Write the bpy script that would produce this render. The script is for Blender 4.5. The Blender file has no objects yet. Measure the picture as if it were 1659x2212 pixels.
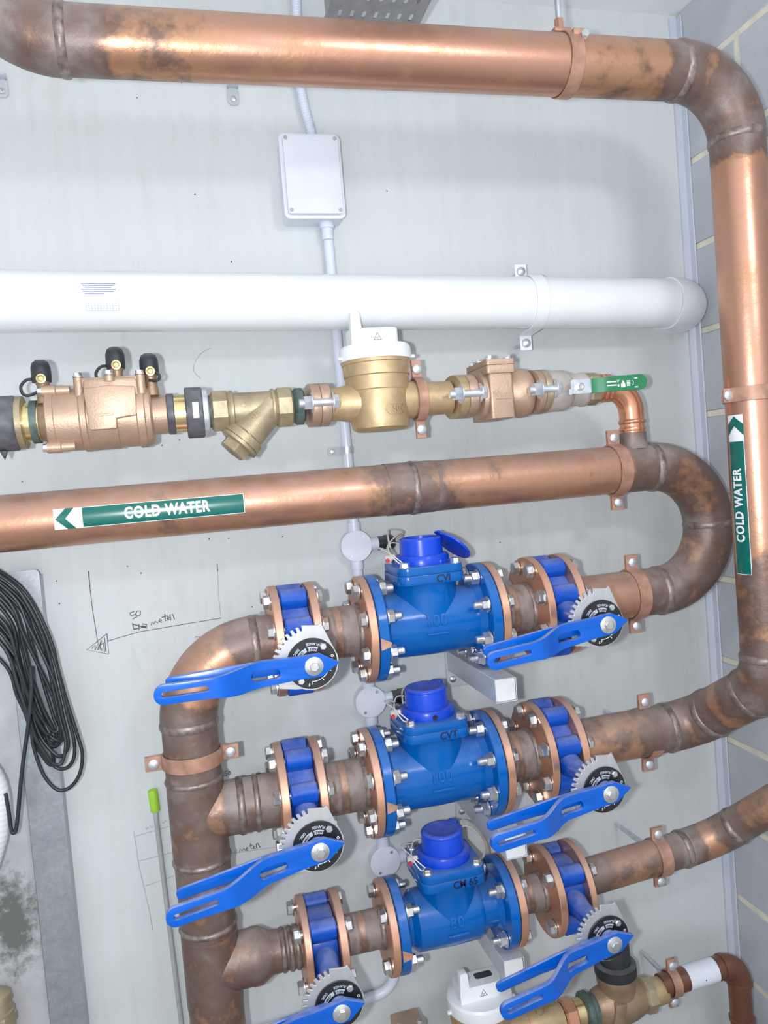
import bpy, bmesh, math, random
from mathutils import Vector, Matrix
from mathutils.geometry import tessellate_polygon
random.seed(7)
V = Vector
PI = math.pi
sc = bpy.context.scene
COL = sc.collection

# ------------------------------------------------------------------ camera, world, lights, exposure
FPX, CX, CY = 1677.0, 829.5, 1106.0
YAW, PITCH, ROLL = math.radians(13.85), math.radians(2.69), math.radians(4.74)
CAM = V((0.0, -1.70, 1.50))
_f = V((math.sin(YAW)*math.cos(PITCH), math.cos(YAW)*math.cos(PITCH), -math.sin(PITCH)))
_r = V((math.cos(YAW), -math.sin(YAW), 0.0))
_d = _f.cross(_r)
RGT = _r*math.cos(ROLL) + _d*math.sin(ROLL)
DWN = _d*math.cos(ROLL) - _r*math.sin(ROLL)
cam_data = bpy.data.cameras.new('camera')
cam = bpy.data.objects.new('camera', cam_data)
COL.objects.link(cam)
cam_data.sensor_fit = 'VERTICAL'
cam_data.sensor_height = 36.0
cam_data.lens = 36.0*FPX/2212.0
cam_data.clip_start = 0.02
m3 = Matrix((RGT, -DWN, -_f)).transposed()
cam.matrix_world = Matrix.Translation(CAM) @ m3.to_4x4()
sc.camera = cam

sc.view_settings.view_transform = 'Standard'
sc.view_settings.look = 'None'
sc.view_settings.gamma = 1.0
sc.view_settings.use_curve_mapping = False
sc.view_settings.exposure = 0.18

world = bpy.data.worlds.new('room_light')
sc.world = world
world.use_nodes = True
bg = world.node_tree.nodes['Background']
bg.inputs['Color'].default_value = (0.94, 0.97, 1.0, 1)
bg.inputs['Strength'].default_value = 1.15


def light(name, kind, loc, energy, color=(1, 1, 1), size=0.1, size_y=None, target=None):
    d = bpy.data.lights.new(name, kind)
    d.energy = energy
    d.color = color
    if kind == 'AREA':
        d.shape = 'RECTANGLE'
        d.size = size
        d.size_y = size_y or size
    else:
        d.shadow_soft_size = size
    o = bpy.data.objects.new(name, d)
    o.location = loc
    if target is not None:
        o.rotation_euler = (V(target)-V(loc)).to_track_quat('-Z', 'Y').to_euler()
    COL.objects.link(o)
    return o


light('phone_flash', 'POINT', (-0.10, -1.72, 1.50), 52, (0.96, 0.98, 1.0), 0.018)
light('batten_lamp', 'AREA', (0.85, -2.0, 2.25), 6, (0.95, 0.97, 1.0), 0.30, 0.16, (0.45, 0, 1.8))


def P(px, py, y):
    """point of the photograph at the given distance from the back wall"""
    d = _f + RGT*((px-CX)/FPX) + DWN*((py-CY)/FPX)
    return CAM + d*((y-CAM.y)/d.y)


# ------------------------------------------------------------------ materials
MATS = {}


def node(nt, kind, **kw):
    n = nt.nodes.new(kind)
    for k, v in kw.items():
        setattr(n, k, v)
    return n


def new_mat(name):
    m = bpy.data.materials.new(name)
    m.use_nodes = True
    nt = m.node_tree
    b = nt.nodes['Principled BSDF']
    MATS[name] = m
    return m, nt, b


def ramp(nt, fac, stops):
    r = node(nt, 'ShaderNodeValToRGB')
    e = r.color_ramp.elements
    e[0].position, e[0].color = stops[0][0], (*stops[0][1], 1)
    e[1].position, e[1].color = stops[-1][0], (*stops[-1][1], 1)
    for p, c in stops[1:-1]:
        x = e.new(p)
        x.color = (*c, 1)
    nt.links.new(fac, r.inputs['Fac'])
    return r.outputs['Color']


def noise(nt, scale, detail=4, rough=0.55, stretch=None, dist=0.0):
    tc = node(nt, 'ShaderNodeTexCoord')
    mp = node(nt, 'ShaderNodeMapping')
    if stretch:
        mp.inputs['Scale'].default_value = stretch
    nt.links.new(tc.outputs['Object'], mp.inputs['Vector'])
    n = node(nt, 'ShaderNodeTexNoise')
    n.inputs['Scale'].default_value = scale
    n.inputs['Detail'].default_value = detail
    n.inputs['Roughness'].default_value = rough
    n.inputs['Distortion'].default_value = dist
    nt.links.new(mp.outputs['Vector'], n.inputs['Vector'])
    return n.outputs['Fac']


def mathn(nt, op, a, b=None, clamp=False):
    n = node(nt, 'ShaderNodeMath', operation=op)
    n.use_clamp = clamp
    for i, x in enumerate((a, b)):
        if x is None:
            continue
        if isinstance(x, (int, float)):
            n.inputs[i].default_value = x
        else:
            nt.links.new(x, n.inputs[i])
    return n.outputs[0]


def mixc(nt, fac, a, b):
    n = node(nt, 'ShaderNodeMix', data_type='RGBA')
    for sock, x in ((n.inputs[0], fac), (n.inputs[6], a), (n.inputs[7], b)):
        if isinstance(x, (int, float)):
            sock.default_value = x
        elif isinstance(x, tuple):
            sock.default_value = (*x, 1)
        else:
            nt.links.new(x, sock)
    return n.outputs[2]


def bump(nt, b, h, strength, dist=0.002):
    n = node(nt, 'ShaderNodeBump')
    n.inputs['Strength'].default_value = strength
    n.inputs['Distance'].default_value = dist
    nt.links.new(h, n.inputs['Height'])
    nt.links.new(n.outputs['Normal'], b.inputs['Normal'])


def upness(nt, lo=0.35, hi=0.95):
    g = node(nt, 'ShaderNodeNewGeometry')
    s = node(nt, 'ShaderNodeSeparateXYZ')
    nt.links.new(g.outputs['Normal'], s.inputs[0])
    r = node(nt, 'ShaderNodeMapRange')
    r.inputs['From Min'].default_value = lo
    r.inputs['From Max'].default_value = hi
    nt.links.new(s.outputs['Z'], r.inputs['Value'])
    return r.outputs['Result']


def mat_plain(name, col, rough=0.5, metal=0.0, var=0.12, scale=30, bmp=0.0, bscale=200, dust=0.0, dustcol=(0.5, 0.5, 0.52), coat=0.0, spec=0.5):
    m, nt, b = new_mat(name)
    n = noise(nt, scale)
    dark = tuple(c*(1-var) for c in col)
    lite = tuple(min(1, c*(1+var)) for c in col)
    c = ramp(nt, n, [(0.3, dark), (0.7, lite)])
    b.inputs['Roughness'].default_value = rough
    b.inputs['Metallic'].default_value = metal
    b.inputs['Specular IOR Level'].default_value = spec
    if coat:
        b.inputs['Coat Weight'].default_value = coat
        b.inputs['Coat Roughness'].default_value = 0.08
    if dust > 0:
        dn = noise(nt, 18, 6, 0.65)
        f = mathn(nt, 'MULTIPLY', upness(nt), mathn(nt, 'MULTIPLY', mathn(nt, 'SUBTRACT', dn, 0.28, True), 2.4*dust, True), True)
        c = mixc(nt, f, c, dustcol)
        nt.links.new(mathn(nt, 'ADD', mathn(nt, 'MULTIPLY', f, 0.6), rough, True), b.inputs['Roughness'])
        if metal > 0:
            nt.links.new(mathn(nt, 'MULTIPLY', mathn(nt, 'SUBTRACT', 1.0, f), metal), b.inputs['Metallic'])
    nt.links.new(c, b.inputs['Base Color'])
    if bmp:
        bump(nt, b, noise(nt, bscale, 3), bmp, 0.001)
    return m


def mat_copper(name, bright, mid, dark, grey, rough=0.3, base_add=0.0, dust=0.5):
    """copper with heat-tinted, oxidised zones where the 'tint' attribute is high"""
    m, nt, b = new_mat(name)
    at = node(nt, 'ShaderNodeAttribute', attribute_name='tint')
    n1 = noise(nt, 17, 4, 0.5, None, 0.25)
    n2 = noise(nt, 75, 4, 0.6)
    n3 = noise(nt, 6, 3, 0.5)
    t = mathn(nt, 'ADD', at.outputs['Fac'], mathn(nt, 'MULTIPLY', mathn(nt, 'SUBTRACT', n1, 0.5), 1.15))
    t = mathn(nt, 'ADD', t, mathn(nt, 'MULTIPLY', mathn(nt, 'SUBTRACT', n2, 0.5), 0.40))
    t = mathn(nt, 'ADD', t, mathn(nt, 'MULTIPLY', mathn(nt, 'SUBTRACT', n3, 0.5), 0.45))
    t = mathn(nt, 'ADD', t, base_add, True)
    c = ramp(nt, t, [(0.0, bright), (0.30, mid), (0.52, dark), (0.75, tuple(0.62*d+0.30*g for d, g in zip(dark, grey))), (1.0, grey)])
    dn = noise(nt, 20, 6, 0.7)
    f = mathn(nt, 'MULTIPLY', upness(nt, 0.05, 0.95), mathn(nt, 'MULTIPLY', mathn(nt, 'SUBTRACT', dn, 0.15, True), 2.0*dust, True), True)
    c2 = mixc(nt, f, c, (0.40, 0.345, 0.33))
    nt.links.new(c2, b.inputs['Base Color'])
    met = mathn(nt, 'SUBTRACT', mathn(nt, 'SUBTRACT', 0.84, mathn(nt, 'MULTIPLY', t, 0.66)), mathn(nt, 'MULTIPLY', f, 0.75), True)
    nt.links.new(met, b.inputs['Metallic'])
    nt.links.new(mathn(nt, 'ADD', mathn(nt, 'ADD', rough, mathn(nt, 'MULTIPLY', t, 0.18)), mathn(nt, 'MULTIPLY', f, 0.35), True), b.inputs['Roughness'])
    bump(nt, b, mathn(nt, 'MULTIPLY', n2, mathn(nt, 'ADD', t, 0.15)), 0.30, 0.003)
    return m


mat_copper('copper', (0.56, 0.30, 0.215), (0.48, 0.26, 0.155), (0.185, 0.115, 0.092), (0.245, 0.205, 0.195), 0.32, 0.0, 0.62)
mat_copper('copper_clean', (0.78, 0.38, 0.23), (0.68, 0.32, 0.18), (0.50, 0.25, 0.15), (0.40, 0.23, 0.16), 0.22, -0.1, 0.2)
mat_copper('copper_flange', (0.78, 0.43, 0.29), (0.66, 0.34, 0.22), (0.46, 0.24, 0.17), (0.34, 0.20, 0.15), 0.34, 0.0, 0.7)
mat_copper('copper_brown', (0.27, 0.115, 0.07), (0.22, 0.095, 0.06), (0.16, 0.08, 0.055), (0.12, 0.07, 0.055), 0.30, 0.05, 0.12)
mat_plain('weld', (0.255, 0.205, 0.19), 0.42, 0.5, 0.45, 70, 0.6, 150)
mat_plain('clip_copper', (0.45, 0.25, 0.18), 0.5, 0.35, 0.25, 40, 0.1, 200, 0.3)
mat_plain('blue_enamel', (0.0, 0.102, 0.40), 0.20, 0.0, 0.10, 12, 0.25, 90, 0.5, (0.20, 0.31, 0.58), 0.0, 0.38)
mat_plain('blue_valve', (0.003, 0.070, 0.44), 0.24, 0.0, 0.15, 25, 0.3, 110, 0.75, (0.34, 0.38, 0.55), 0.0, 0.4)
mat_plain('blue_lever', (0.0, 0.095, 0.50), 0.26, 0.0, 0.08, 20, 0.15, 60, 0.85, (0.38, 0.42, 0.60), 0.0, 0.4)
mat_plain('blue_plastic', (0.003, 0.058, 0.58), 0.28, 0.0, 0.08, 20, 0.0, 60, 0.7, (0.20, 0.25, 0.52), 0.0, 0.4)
mat_plain('steel', (0.66, 0.67, 0.68), 0.28, 0.9, 0.15, 80, 0.1, 300)
mat_plain('zinc', (0.66, 0.70, 0.76), 0.38, 0.75, 0.12, 60, 0.15, 300)
mat_plain('grey_plate', (0.50, 0.51, 0.53), 0.42, 0.55, 0.10, 40, 0.0, 100, 0.3)
mat_plain('black_dial', (0.012, 0.013, 0.016), 0.32, 0.0, 0.2, 40)
mat_plain('print_white', (0.80, 0.82, 0.85), 0.5, 0, 0.04, 60)
mat_plain('print_grey', (0.42, 0.46, 0.52), 0.5, 0, 0.1, 60)
mat_plain('print_dark', (0.02, 0.02, 0.03), 0.6, 0, 0.1, 60)
mat_plain('marker_ink', (0.004, 0.006, 0.04), 0.5, 0, 0.1, 60)
mat_plain('black_rubber', (0.022, 0.024, 0.03), 0.45, 0.0, 0.3, 50, 0.2, 160, 0.25)
mat_plain('black_cable', (0.02, 0.024, 0.03), 0.38, 0.0, 0.2, 40, 0.0, 100, 0.35, (0.10, 0.11, 0.12))
mat_plain('grey_rubber', (0.10, 0.10, 0.115), 0.5, 0.1, 0.4, 40, 0.3, 120, 0.3)
mat_plain('pvc_white', (0.80, 0.83, 0.86), 0.22, 0.0, 0.03, 8, 0.0, 100, 0.0, coat=0.25)
mat_plain('conduit', (0.68, 0.73, 0.86), 0.30, 0.0, 0.04, 15)
mat_plain('box_plastic', (0.72, 0.76, 0.85), 0.35, 0.0, 0.03, 15)
mat_plain('cap_white', (0.82, 0.84, 0.88), 0.38, 0.0, 0.03, 25)
mat_plain('brass', (0.55, 0.405, 0.235), 0.46, 0.62, 0.16, 30, 0.25, 180, 0.4, (0.42, 0.36, 0.28))
mat_plain('brass_dull', (0.42, 0.35, 0.235), 0.46, 0.6, 0.25, 26, 0.4, 150, 0.3, (0.40, 0.37, 0.30))
mat_plain('brass_bright', (0.86, 0.68, 0.36), 0.22, 0.95, 0.15, 40)
mat_plain('bronze', (0.52, 0.365, 0.27), 0.46, 0.58, 0.14, 18, 0.5, 260, 0.3, (0.52, 0.42, 0.36))
mat_plain('bronze_dark', (0.36, 0.25, 0.165), 0.46, 0.55, 0.22, 26, 0.5, 240, 0.2, (0.35, 0.28, 0.22))
mat_plain('nickel_dusty', (0.58, 0.54, 0.50), 0.48, 0.45, 0.14, 30, 0.2, 150, 0.4, (0.52, 0.50, 0.48))
mat_plain('verdigris', (0.10, 0.14, 0.13), 0.55, 0.3, 0.4, 50, 0.3, 150)
mat_plain('green_handle', (0.02, 0.20, 0.085), 0.38, 0.0, 0.08, 40)
mat_plain('marker_green', (0.0, 0.125, 0.105), 0.22, 0.0, 0.03, 20)
mat_plain('lime', (0.36, 0.68, 0.05), 0.5, 0.0, 0.1, 40)
mat_plain('rod_grey', (0.42, 0.43, 0.45), 0.5, 0.2, 0.1, 30)
mat_plain('bracket_paint', (0.58, 0.62, 0.68), 0.4, 0.25, 0.08, 20, 0.0, 100, 0.3)
mat_plain('bracket_end', (0.70, 0.71, 0.72), 0.5, 0.0, 0.05, 20)
mat_plain('window_dark', (0.05, 0.055, 0.07), 0.12, 0.0, 0.2, 30)
mat_plain('label_ink', (0.22, 0.26, 0.38), 0.5, 0, 0.1, 60)
mat_plain('red_seal', (0.55, 0.02, 0.03), 0.4, 0.0, 0.1, 60)
mat_plain('clear_seal', (0.55, 0.54, 0.54), 0.25, 0.0, 0.1, 60)
mat_plain('wire', (0.62, 0.60, 0.56), 0.4, 0.1, 0.1, 60)
mat_plain('pencil', (0.10, 0.10, 0.12), 0.8, 0, 0.35, 120)
mat_plain('pencil_light', (0.36, 0.37, 0.39), 0.8, 0, 0.2, 120)
mat_plain('mortar', (0.74, 0.71, 0.58), 0.85, 0, 0.10, 30, 0.5, 120)
mat_plain('block_grey', (0.48, 0.50, 0.545), 0.8, 0, 0.08, 9, 0.6, 150)
mat_plain('trim_paint', (0.55, 0.59, 0.68), 0.55, 0, 0.05, 10)
mat_plain('ceiling_paint', (0.84, 0.86, 0.87), 0.8, 0, 0.05, 4)
mat_plain('floor_concrete', (0.30, 0.29, 0.28), 0.75, 0, 0.2, 6, 0.4, 60)
mat_plain('tray_metal', (0.32, 0.31, 0.32), 0.42, 0.6, 0.15, 30)
mat_plain('panel_grey', (0.48, 0.48, 0.50), 0.7, 0.0, 0.12, 14, 0.2, 60)


def mat_wall():
    m, nt, b = new_mat('wall_panel')
    big = noise(nt, 2.2, 5, 0.6, (1, 1, 0.55))
    streak = noise(nt, 5.0, 6, 0.65, (6.0, 1.0, 0.35))
    fine = noise(nt, 26, 6, 0.7, (1.6, 1, 0.5))
    s = mathn(nt, 'ADD', mathn(nt, 'MULTIPLY', big, 0.5), mathn(nt, 'ADD', mathn(nt, 'MULTIPLY', streak, 0.3), mathn(nt, 'MULTIPLY', fine, 0.2)))
    c = ramp(nt, s, [(0.30, (0.50, 0.525, 0.525)), (0.45, (0.59, 0.62, 0.63)), (0.6, (0.63, 0.665, 0.685)), (0.75, (0.67, 0.70, 0.715))])
    st = noise(nt, 9.0, 7, 0.75, (2.2, 1, 0.9), 1.5)
    f = mathn(nt, 'MULTIPLY', mathn(nt, 'SUBTRACT', st, 0.60, True), 2.6, True)
    c = mixc(nt, f, c, (0.50, 0.47, 0.40))
    sp = noise(nt, 75, 3, 0.6)
    f2 = mathn(nt, 'MULTIPLY', mathn(nt, 'SUBTRACT', sp, 0.735, True), 9.0, True)
    c = mixc(nt, f2, c, (0.22, 0.21, 0.20))
    nt.links.new(c, b.inputs['Base Color'])
    b.inputs['Roughness'].default_value = 0.62
    b.inputs['Specular IOR Level'].default_value = 0.3
    bump(nt, b, fine, 0.06, 0.002)


mat_wall()


def mat_galv():
    m, nt, b = new_mat('galvanised')
    tc = node(nt, 'ShaderNodeTexCoord')
    v = node(nt, 'ShaderNodeTexVoronoi')
    v.inputs['Scale'].default_value = 160
    nt.links.new(tc.outputs['Object'], v.inputs['Vector'])
    sp = node(nt, 'ShaderNodeSeparateColor')
    nt.links.new(v.outputs['Color'], sp.inputs[0])
    n = noise(nt, 16, 6, 0.7)
    s = mathn(nt, 'ADD', mathn(nt, 'MULTIPLY', sp.outputs[0], 0.16), mathn(nt, 'MULTIPLY', n, 0.85))
    nt.links.new(ramp(nt, s, [(0.25, (0.30, 0.33, 0.37)), (0.5, (0.38, 0.41, 0.45)), (0.8, (0.50, 0.54, 0.58))]), b.inputs['Base Color'])
    b.inputs['Metallic'].default_value = 0.65
    b.inputs['Roughness'].default_value = 0.36


mat_galv()

m, nt, b = new_mat('clear_plastic')
b.inputs['Base Color'].default_value = (0.85, 0.9, 0.95, 1)
b.inputs['Roughness'].default_value = 0.12
b.inputs['Transmission Weight'].default_value = 0.55

m, nt, b = new_mat('stained_board')
tc = node(nt, 'ShaderNodeTexCoord')
vm = node(nt, 'ShaderNodeVectorMath', operation='SUBTRACT')
vm.inputs[1].default_value = (0.045, -0.024, 0.665)
nt.links.new(tc.outputs['Object'], vm.inputs[0])
vs_ = node(nt, 'ShaderNodeVectorMath', operation='MULTIPLY')
vs_.inputs[1].default_value = (18.0, 0.0, 8.5)
nt.links.new(vm.outputs[0], vs_.inputs[0])
vl = node(nt, 'ShaderNodeVectorMath', operation='LENGTH')
nt.links.new(vs_.outputs[0], vl.inputs[0])
dn = mathn(nt, 'MULTIPLY', mathn(nt, 'SUBTRACT', noise(nt, 38, 7, 0.75), 0.5), 2.2)
df = mathn(nt, 'MULTIPLY', mathn(nt, 'SUBTRACT', mathn(nt, 'ADD', 1.05, dn), vl.outputs['Value']), 1.6, True)
c = ramp(nt, noise(nt, 14, 5, 0.6), [(0.3, (0.40, 0.40, 0.43)), (0.7, (0.53, 0.53, 0.56))])
c = mixc(nt, df, c, (0.13, 0.135, 0.125))
nt.links.new(c, b.inputs['Base Color'])
b.inputs['Roughness'].default_value = 0.8


# ------------------------------------------------------------------ mesh helpers
AX = {'X': (V((1, 0, 0)), V((0, 1, 0)), V((0, 0, 1))),
      'Y': (V((0, 1, 0)), V((0, 0, 1)), V((1, 0, 0))),
      'Z': (V((0, 0, 1)), V((1, 0, 0)), V((0, 1, 0)))}


def frame(ax):
    if isinstance(ax, str):
        return AX[ax]
    w = V(ax).normalized()
    u = w.orthogonal().normalized()
    return w, u, w.cross(u)


class MB:
    def __init__(self):
        self.v, self.f, self.t = [], [], []

    def add(self, vs, fs, tint=0.0):
        o = len(self.v)
        self.v += [V(x) for x in vs]
        self.t += (list(tint) if isinstance(tint, (list, tuple)) else [tint]*len(vs))
        self.f += [tuple(i+o for i in f) for f in fs]
        return self

    def lathe(self, prof, o=(0, 0, 0), ax='X', n=32, tint=0.0, phase=0.0, wob=0.0):
        w, u, v = frame(ax)
        o = V(o)
        vs, fs, rings = [], [], []
        for s, r in prof:
            if r <= 1e-6:
                rings.append([len(vs)])
                vs.append(o+w*s)
            else:
                ring = []
                for k in range(n):
                    a = 2*PI*k/n+phase
                    rr = r*(1+(random.uniform(-wob, wob) if wob else 0))
                    ring.append(len(vs))
                    vs.append(o+w*s+u*(rr*math.cos(a))+v*(rr*math.sin(a)))
                rings.append(ring)
        for a, c in zip(rings, rings[1:]):
            for k in range(n):
                j = (k+1) % n
                if len(a) == 1 and len(c) == 1:
                    continue
                if len(a) == 1:
                    fs.append((a[0], c[j], c[k]))
                elif len(c) == 1:
                    fs.append((a[k], a[j], c[0]))
                else:
                    fs.append((a[k], a[j], c[j], c[k]))
        if len(rings[0]) > 1:
            fs.append(tuple(reversed(rings[0])))
        if len(rings[-1]) > 1:
            fs.append(tuple(rings[-1]))
        return self.add(vs, fs, tint)

    def ring(self, s0, s1, ri, ro, o=(0, 0, 0), ax='X', n=48, tint=0.0):
        w, u, v = frame(ax)
        o = V(o)
        vs, fs = [], []
        for k in range(n):
            a = 2*PI*k/n
            d = u*math.cos(a)+v*math.sin(a)
            vs += [o+w*s0+d*ri, o+w*s0+d*ro, o+w*s1+d*ro, o+w*s1+d*ri]
        for k in range(n):
            a, c = 4*k, 4*((k+1) % n)
            for i in range(4):
                j = (i+1) % 4
                fs.append((a+i, c+i, c+j, a+j))
        return self.add(vs, fs, tint)

    def tube(self, pts, r, n=12, tint=0.0, closed=False):
        pts = [V(p) for p in pts]
        N = len(pts)
        rs = r if isinstance(r, (list, tuple)) else [r]*N
        tans = []
        for i in range(N):
            if closed:
                t = pts[(i+1) % N]-pts[i-1]
            else:
                t = pts[min(i+1, N-1)]-pts[max(i-1, 0)]
            tans.append(t.normalized())
        u = tans[0].orthogonal().normalized()
        vs, fs, ts = [], [], []
        for i in range(N):
            u = (u-tans[i]*u.dot(tans[i])).normalized()
            w = tans[i].cross(u)
            for k in range(n):
                a = 2*PI*k/n
                vs.append(pts[i]+u*(rs[i]*math.cos(a))+w*(rs[i]*math.sin(a)))
                ts.append(tint[i] if isinstance(tint, (list, tuple)) else tint)
        for i in range(N if closed else N-1):
            j = (i+1) % N
            for k in range(n):
                l = (k+1) % n
                fs.append((i*n+k, i*n+l, j*n+l, j*n+k))
        if not closed:
            fs.append(tuple(reversed(range(n))))
            fs.append(tuple((N-1)*n+k for k in range(n)))
        return self.add(vs, fs, ts)

    def box(self, c, s, tint=0.0):
        c = V(c)
        x, y, z = (i/2 for i in s)
        vs = [c+V((a, b_, d)) for a in (-x, x) for b_ in (-y, y) for d in (-z, z)]
        fs = [(0, 1, 3, 2), (4, 6, 7, 5), (0, 4, 5, 1), (2, 3, 7, 6), (0, 2, 6, 4), (1, 5, 7, 3)]
        return self.add(vs, fs, tint)

    def prism(self, outer, holes=(), o=(0, 0, 0), u=(1, 0, 0), v=(0, 0, 1), d=(0, 0.01, 0), tint=0.0):
        """polygon in the u,v plane with holes, extruded by vector d"""
        o, u, v, d = V(o), V(u), V(v), V(d)
        loops = [list(outer)]+[list(h) for h in holes]
        flat = [V((p[0], p[1], 0)) for l in loops for p in l]
        tris = tessellate_polygon([[V((p[0], p[1], 0)) for p in l] for l in loops])
        N = len(flat)
        vs = [o+u*p.x+v*p.y for p in flat]+[o+u*p.x+v*p.y+d for p in flat]
        fs = []
        for t in tris:
            fs.append(tuple(t))
            fs.append(tuple(i+N for i in reversed(t)))
        k = 0
        for l in loops:
            for i in range(len(l)):
                a, c = k+i, k+(i+1) % len(l)
                fs.append((a, c, c+N, a+N))
            k += len(l)
        return self.add(vs, fs, tint)

    def mesh(self, name='mesh', bevel=0.0, seg=2, angle=38, cuts=None, fn=None, weld=True):
        me = bpy.data.meshes.new(name)
        me.from_pydata(self.v, [], self.f)
        bm = bmesh.new()
        bm.from_mesh(me)
        lay = bm.verts.layers.float.new('tint')
        for vert, t in zip(bm.verts, self.t):
            vert[lay] = t
        bmesh.ops.recalc_face_normals(bm, faces=bm.faces)
        if cuts:
            axis, vals = cuts
            for val in vals:
                co = V((0, 0, 0))
                co[axis] = val
                no = V((0, 0, 0))
                no[axis] = 1
                bmesh.ops.bisect_plane(bm, geom=bm.verts[:]+bm.edges[:]+bm.faces[:], dist=1e-6, plane_co=co, plane_no=no)
        if bevel:
            ed = [e for e in bm.edges if len(e.link_faces) == 2 and e.calc_face_angle(0) > math.radians(30)]
            bmesh.ops.bevel(bm, geom=ed, offset=bevel, segments=seg, affect='EDGES', profile=0.5, clamp_overlap=True)
        if fn:
            for vert in bm.verts:
                vert.co = fn(vert.co.copy())
            bmesh.ops.recalc_face_normals(bm, faces=bm.faces)
        bm.to_mesh(me)
        bm.free()
        me.shade_smooth()
        me.set_sharp_from_angle(angle=math.radians(angle))
        return me


def obj(name, me, mat, parent=None, loc=(0, 0, 0), rot=(0, 0, 0), label=None):
    if isinstance(me, MB):
        me = me.mesh(name)
    if mat is not None and not me.materials:
        me.materials.append(MATS[mat])
    o = bpy.data.objects.new(name, me)
    COL.objects.link(o)
    o.location = loc
    o.rotation_euler = rot
    if parent:
        o.parent = parent
    if label:
        o['label'] = label
    return o


def thing(name, label, cat, loc=(0, 0, 0), group=None, rot=(0, 0, 0)):
    o = bpy.data.objects.new(name, None)
    COL.objects.link(o)
    o.empty_display_size = 0.02
    o.location = loc
    o.rotation_euler = rot
    o['label'] = label
    o['category'] = cat
    if group:
        o['group'] = group
    return o


def tag(o, label, cat, group=None):
    o['label'] = label
    o['category'] = cat
    if group:
        o['group'] = group
    return o


def struct(o):
    o['kind'] = 'structure'
    return o


def arc(cx, cy, r, a0, a1, n=8):
    return [(cx+r*math.cos(math.radians(a0+(a1-a0)*i/n)), cy+r*math.sin(math.radians(a0+(a1-a0)*i/n))) for i in range(n+1)]


def rrect(w, h, r, n=5, c=(0, 0)):
    x, y = w/2-r, h/2-r
    return arc(c[0]+x, c[1]+y, r, 0, 90, n)+arc(c[0]-x, c[1]+y, r, 90, 180, n)+arc(c[0]-x, c[1]-y, r, 180, 270, n)+arc(c[0]+x, c[1]-y, r, 270, 360, n)


def obround(x0, x1, h, cy=0, n=8):
    r = h/2
    return arc(x1-r, cy, r, -90, 90, n)+arc(x0+r, cy, r, 90, 270, n)


def fillet(pts, rad, step=0.008, astep=4.0):
    """sections of a piped run: ('pipe', pts) straights and ('elbow', pts) bends"""
    pts = [V(p) for p in pts]
    out = []
    cur = pts[0]
    for i in range(1, len(pts)):
        if i < len(pts)-1:
            a = (pts[i-1]-pts[i]).normalized()
            c = (pts[i+1]-pts[i]).normalized()
            ang = a.angle(c)
            R = rad[i-1] if isinstance(rad, (list, tuple)) else rad
            t = R/math.tan(ang/2)
            s, e = pts[i]+a*t, pts[i]+c*t
            cen = pts[i]+(a+c).normalized()*(R/math.sin(ang/2))
        else:
            s = pts[i]
        L = (s-cur).length
        if L > 1e-4:
            n = max(2, int(L/step))
            out.append(('pipe', [cur.lerp(s, k/n) for k in range(n+1)]))
        if i < len(pts)-1:
            sweep = PI-ang
            n = max(4, int(math.degrees(sweep)/astep))
            va, vb = s-cen, e-cen
            axis = va.cross(vb).normalized()
            out.append(('elbow', [cen+Matrix.Rotation(sweep*k/n, 3, axis) @ va for k in range(n+1)]))
            cur = e
    return out


def smooth(pts, n=10):
    out = []
    N = len(pts)
    for i in range(N-1):
        p0, p1, p2, p3 = pts[max(0, i-1)], pts[i], pts[i+1], pts[min(N-1, i+2)]
        for q in range(n):
            t = q/n
            out.append(0.5*((2*p1)+(p2-p0)*t+(2*p0-5*p1+4*p2-p3)*t*t+(3*p1-p0-3*p2+p3)*t**3))
    out.append(pts[-1])
    return out


def tints(pts, hot, base):
    """heat marks: hot = list of (point, half width, strength)"""
    res = []
    for p in pts:
        t = base
        for q, w, s in hot:
            d = (p-V(q)).length
            t = max(t, s*math.exp(-(d/w)**4))
        res.append(t)
    return res


def run(th, pts, r, rad, hot=(), mat='copper', base=0.05, ebase=0.5, bead=True, n=40, weldw=0.006):
    """copper pipe run: straights, elbows and weld beads as parts of th; points are relative to th"""
    secs = fillet(pts, rad)
    joints = [s[1][0] for s in secs[1:]]
    jh = [(j, 0.055, 0.75) for j in joints]+list(hot)
    for k, (nm, p) in enumerate(secs):
        m = MB()
        rr = r if nm == 'pipe' else r+0.0016
        m.tube(p, rr, n, tints(p, jh, base if nm == 'pipe' else ebase))
        obj(nm, m.mesh(nm, angle=50), mat, th)
        if bead and k+1 < len(secs):
            j = p[-1]
            d = (p[-1]-p[-2]).normalized()
            weld(th, j, d, r, weldw)


def weld(th, p, d, r, w=0.006):
    m = MB()
    m.lathe([(-w*1.6, r-0.001), (-w, r+0.0022), (-w*0.3, r+0.0034), (w*0.3, r+0.0036), (w, r+0.0024), (w*1.6, r-0.001)], p, d, 48, 0.9, 0, 0.006)
    return obj('weld_bead', m.mesh('weld_bead', angle=80), 'weld', th)


_text_cache = {}


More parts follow.
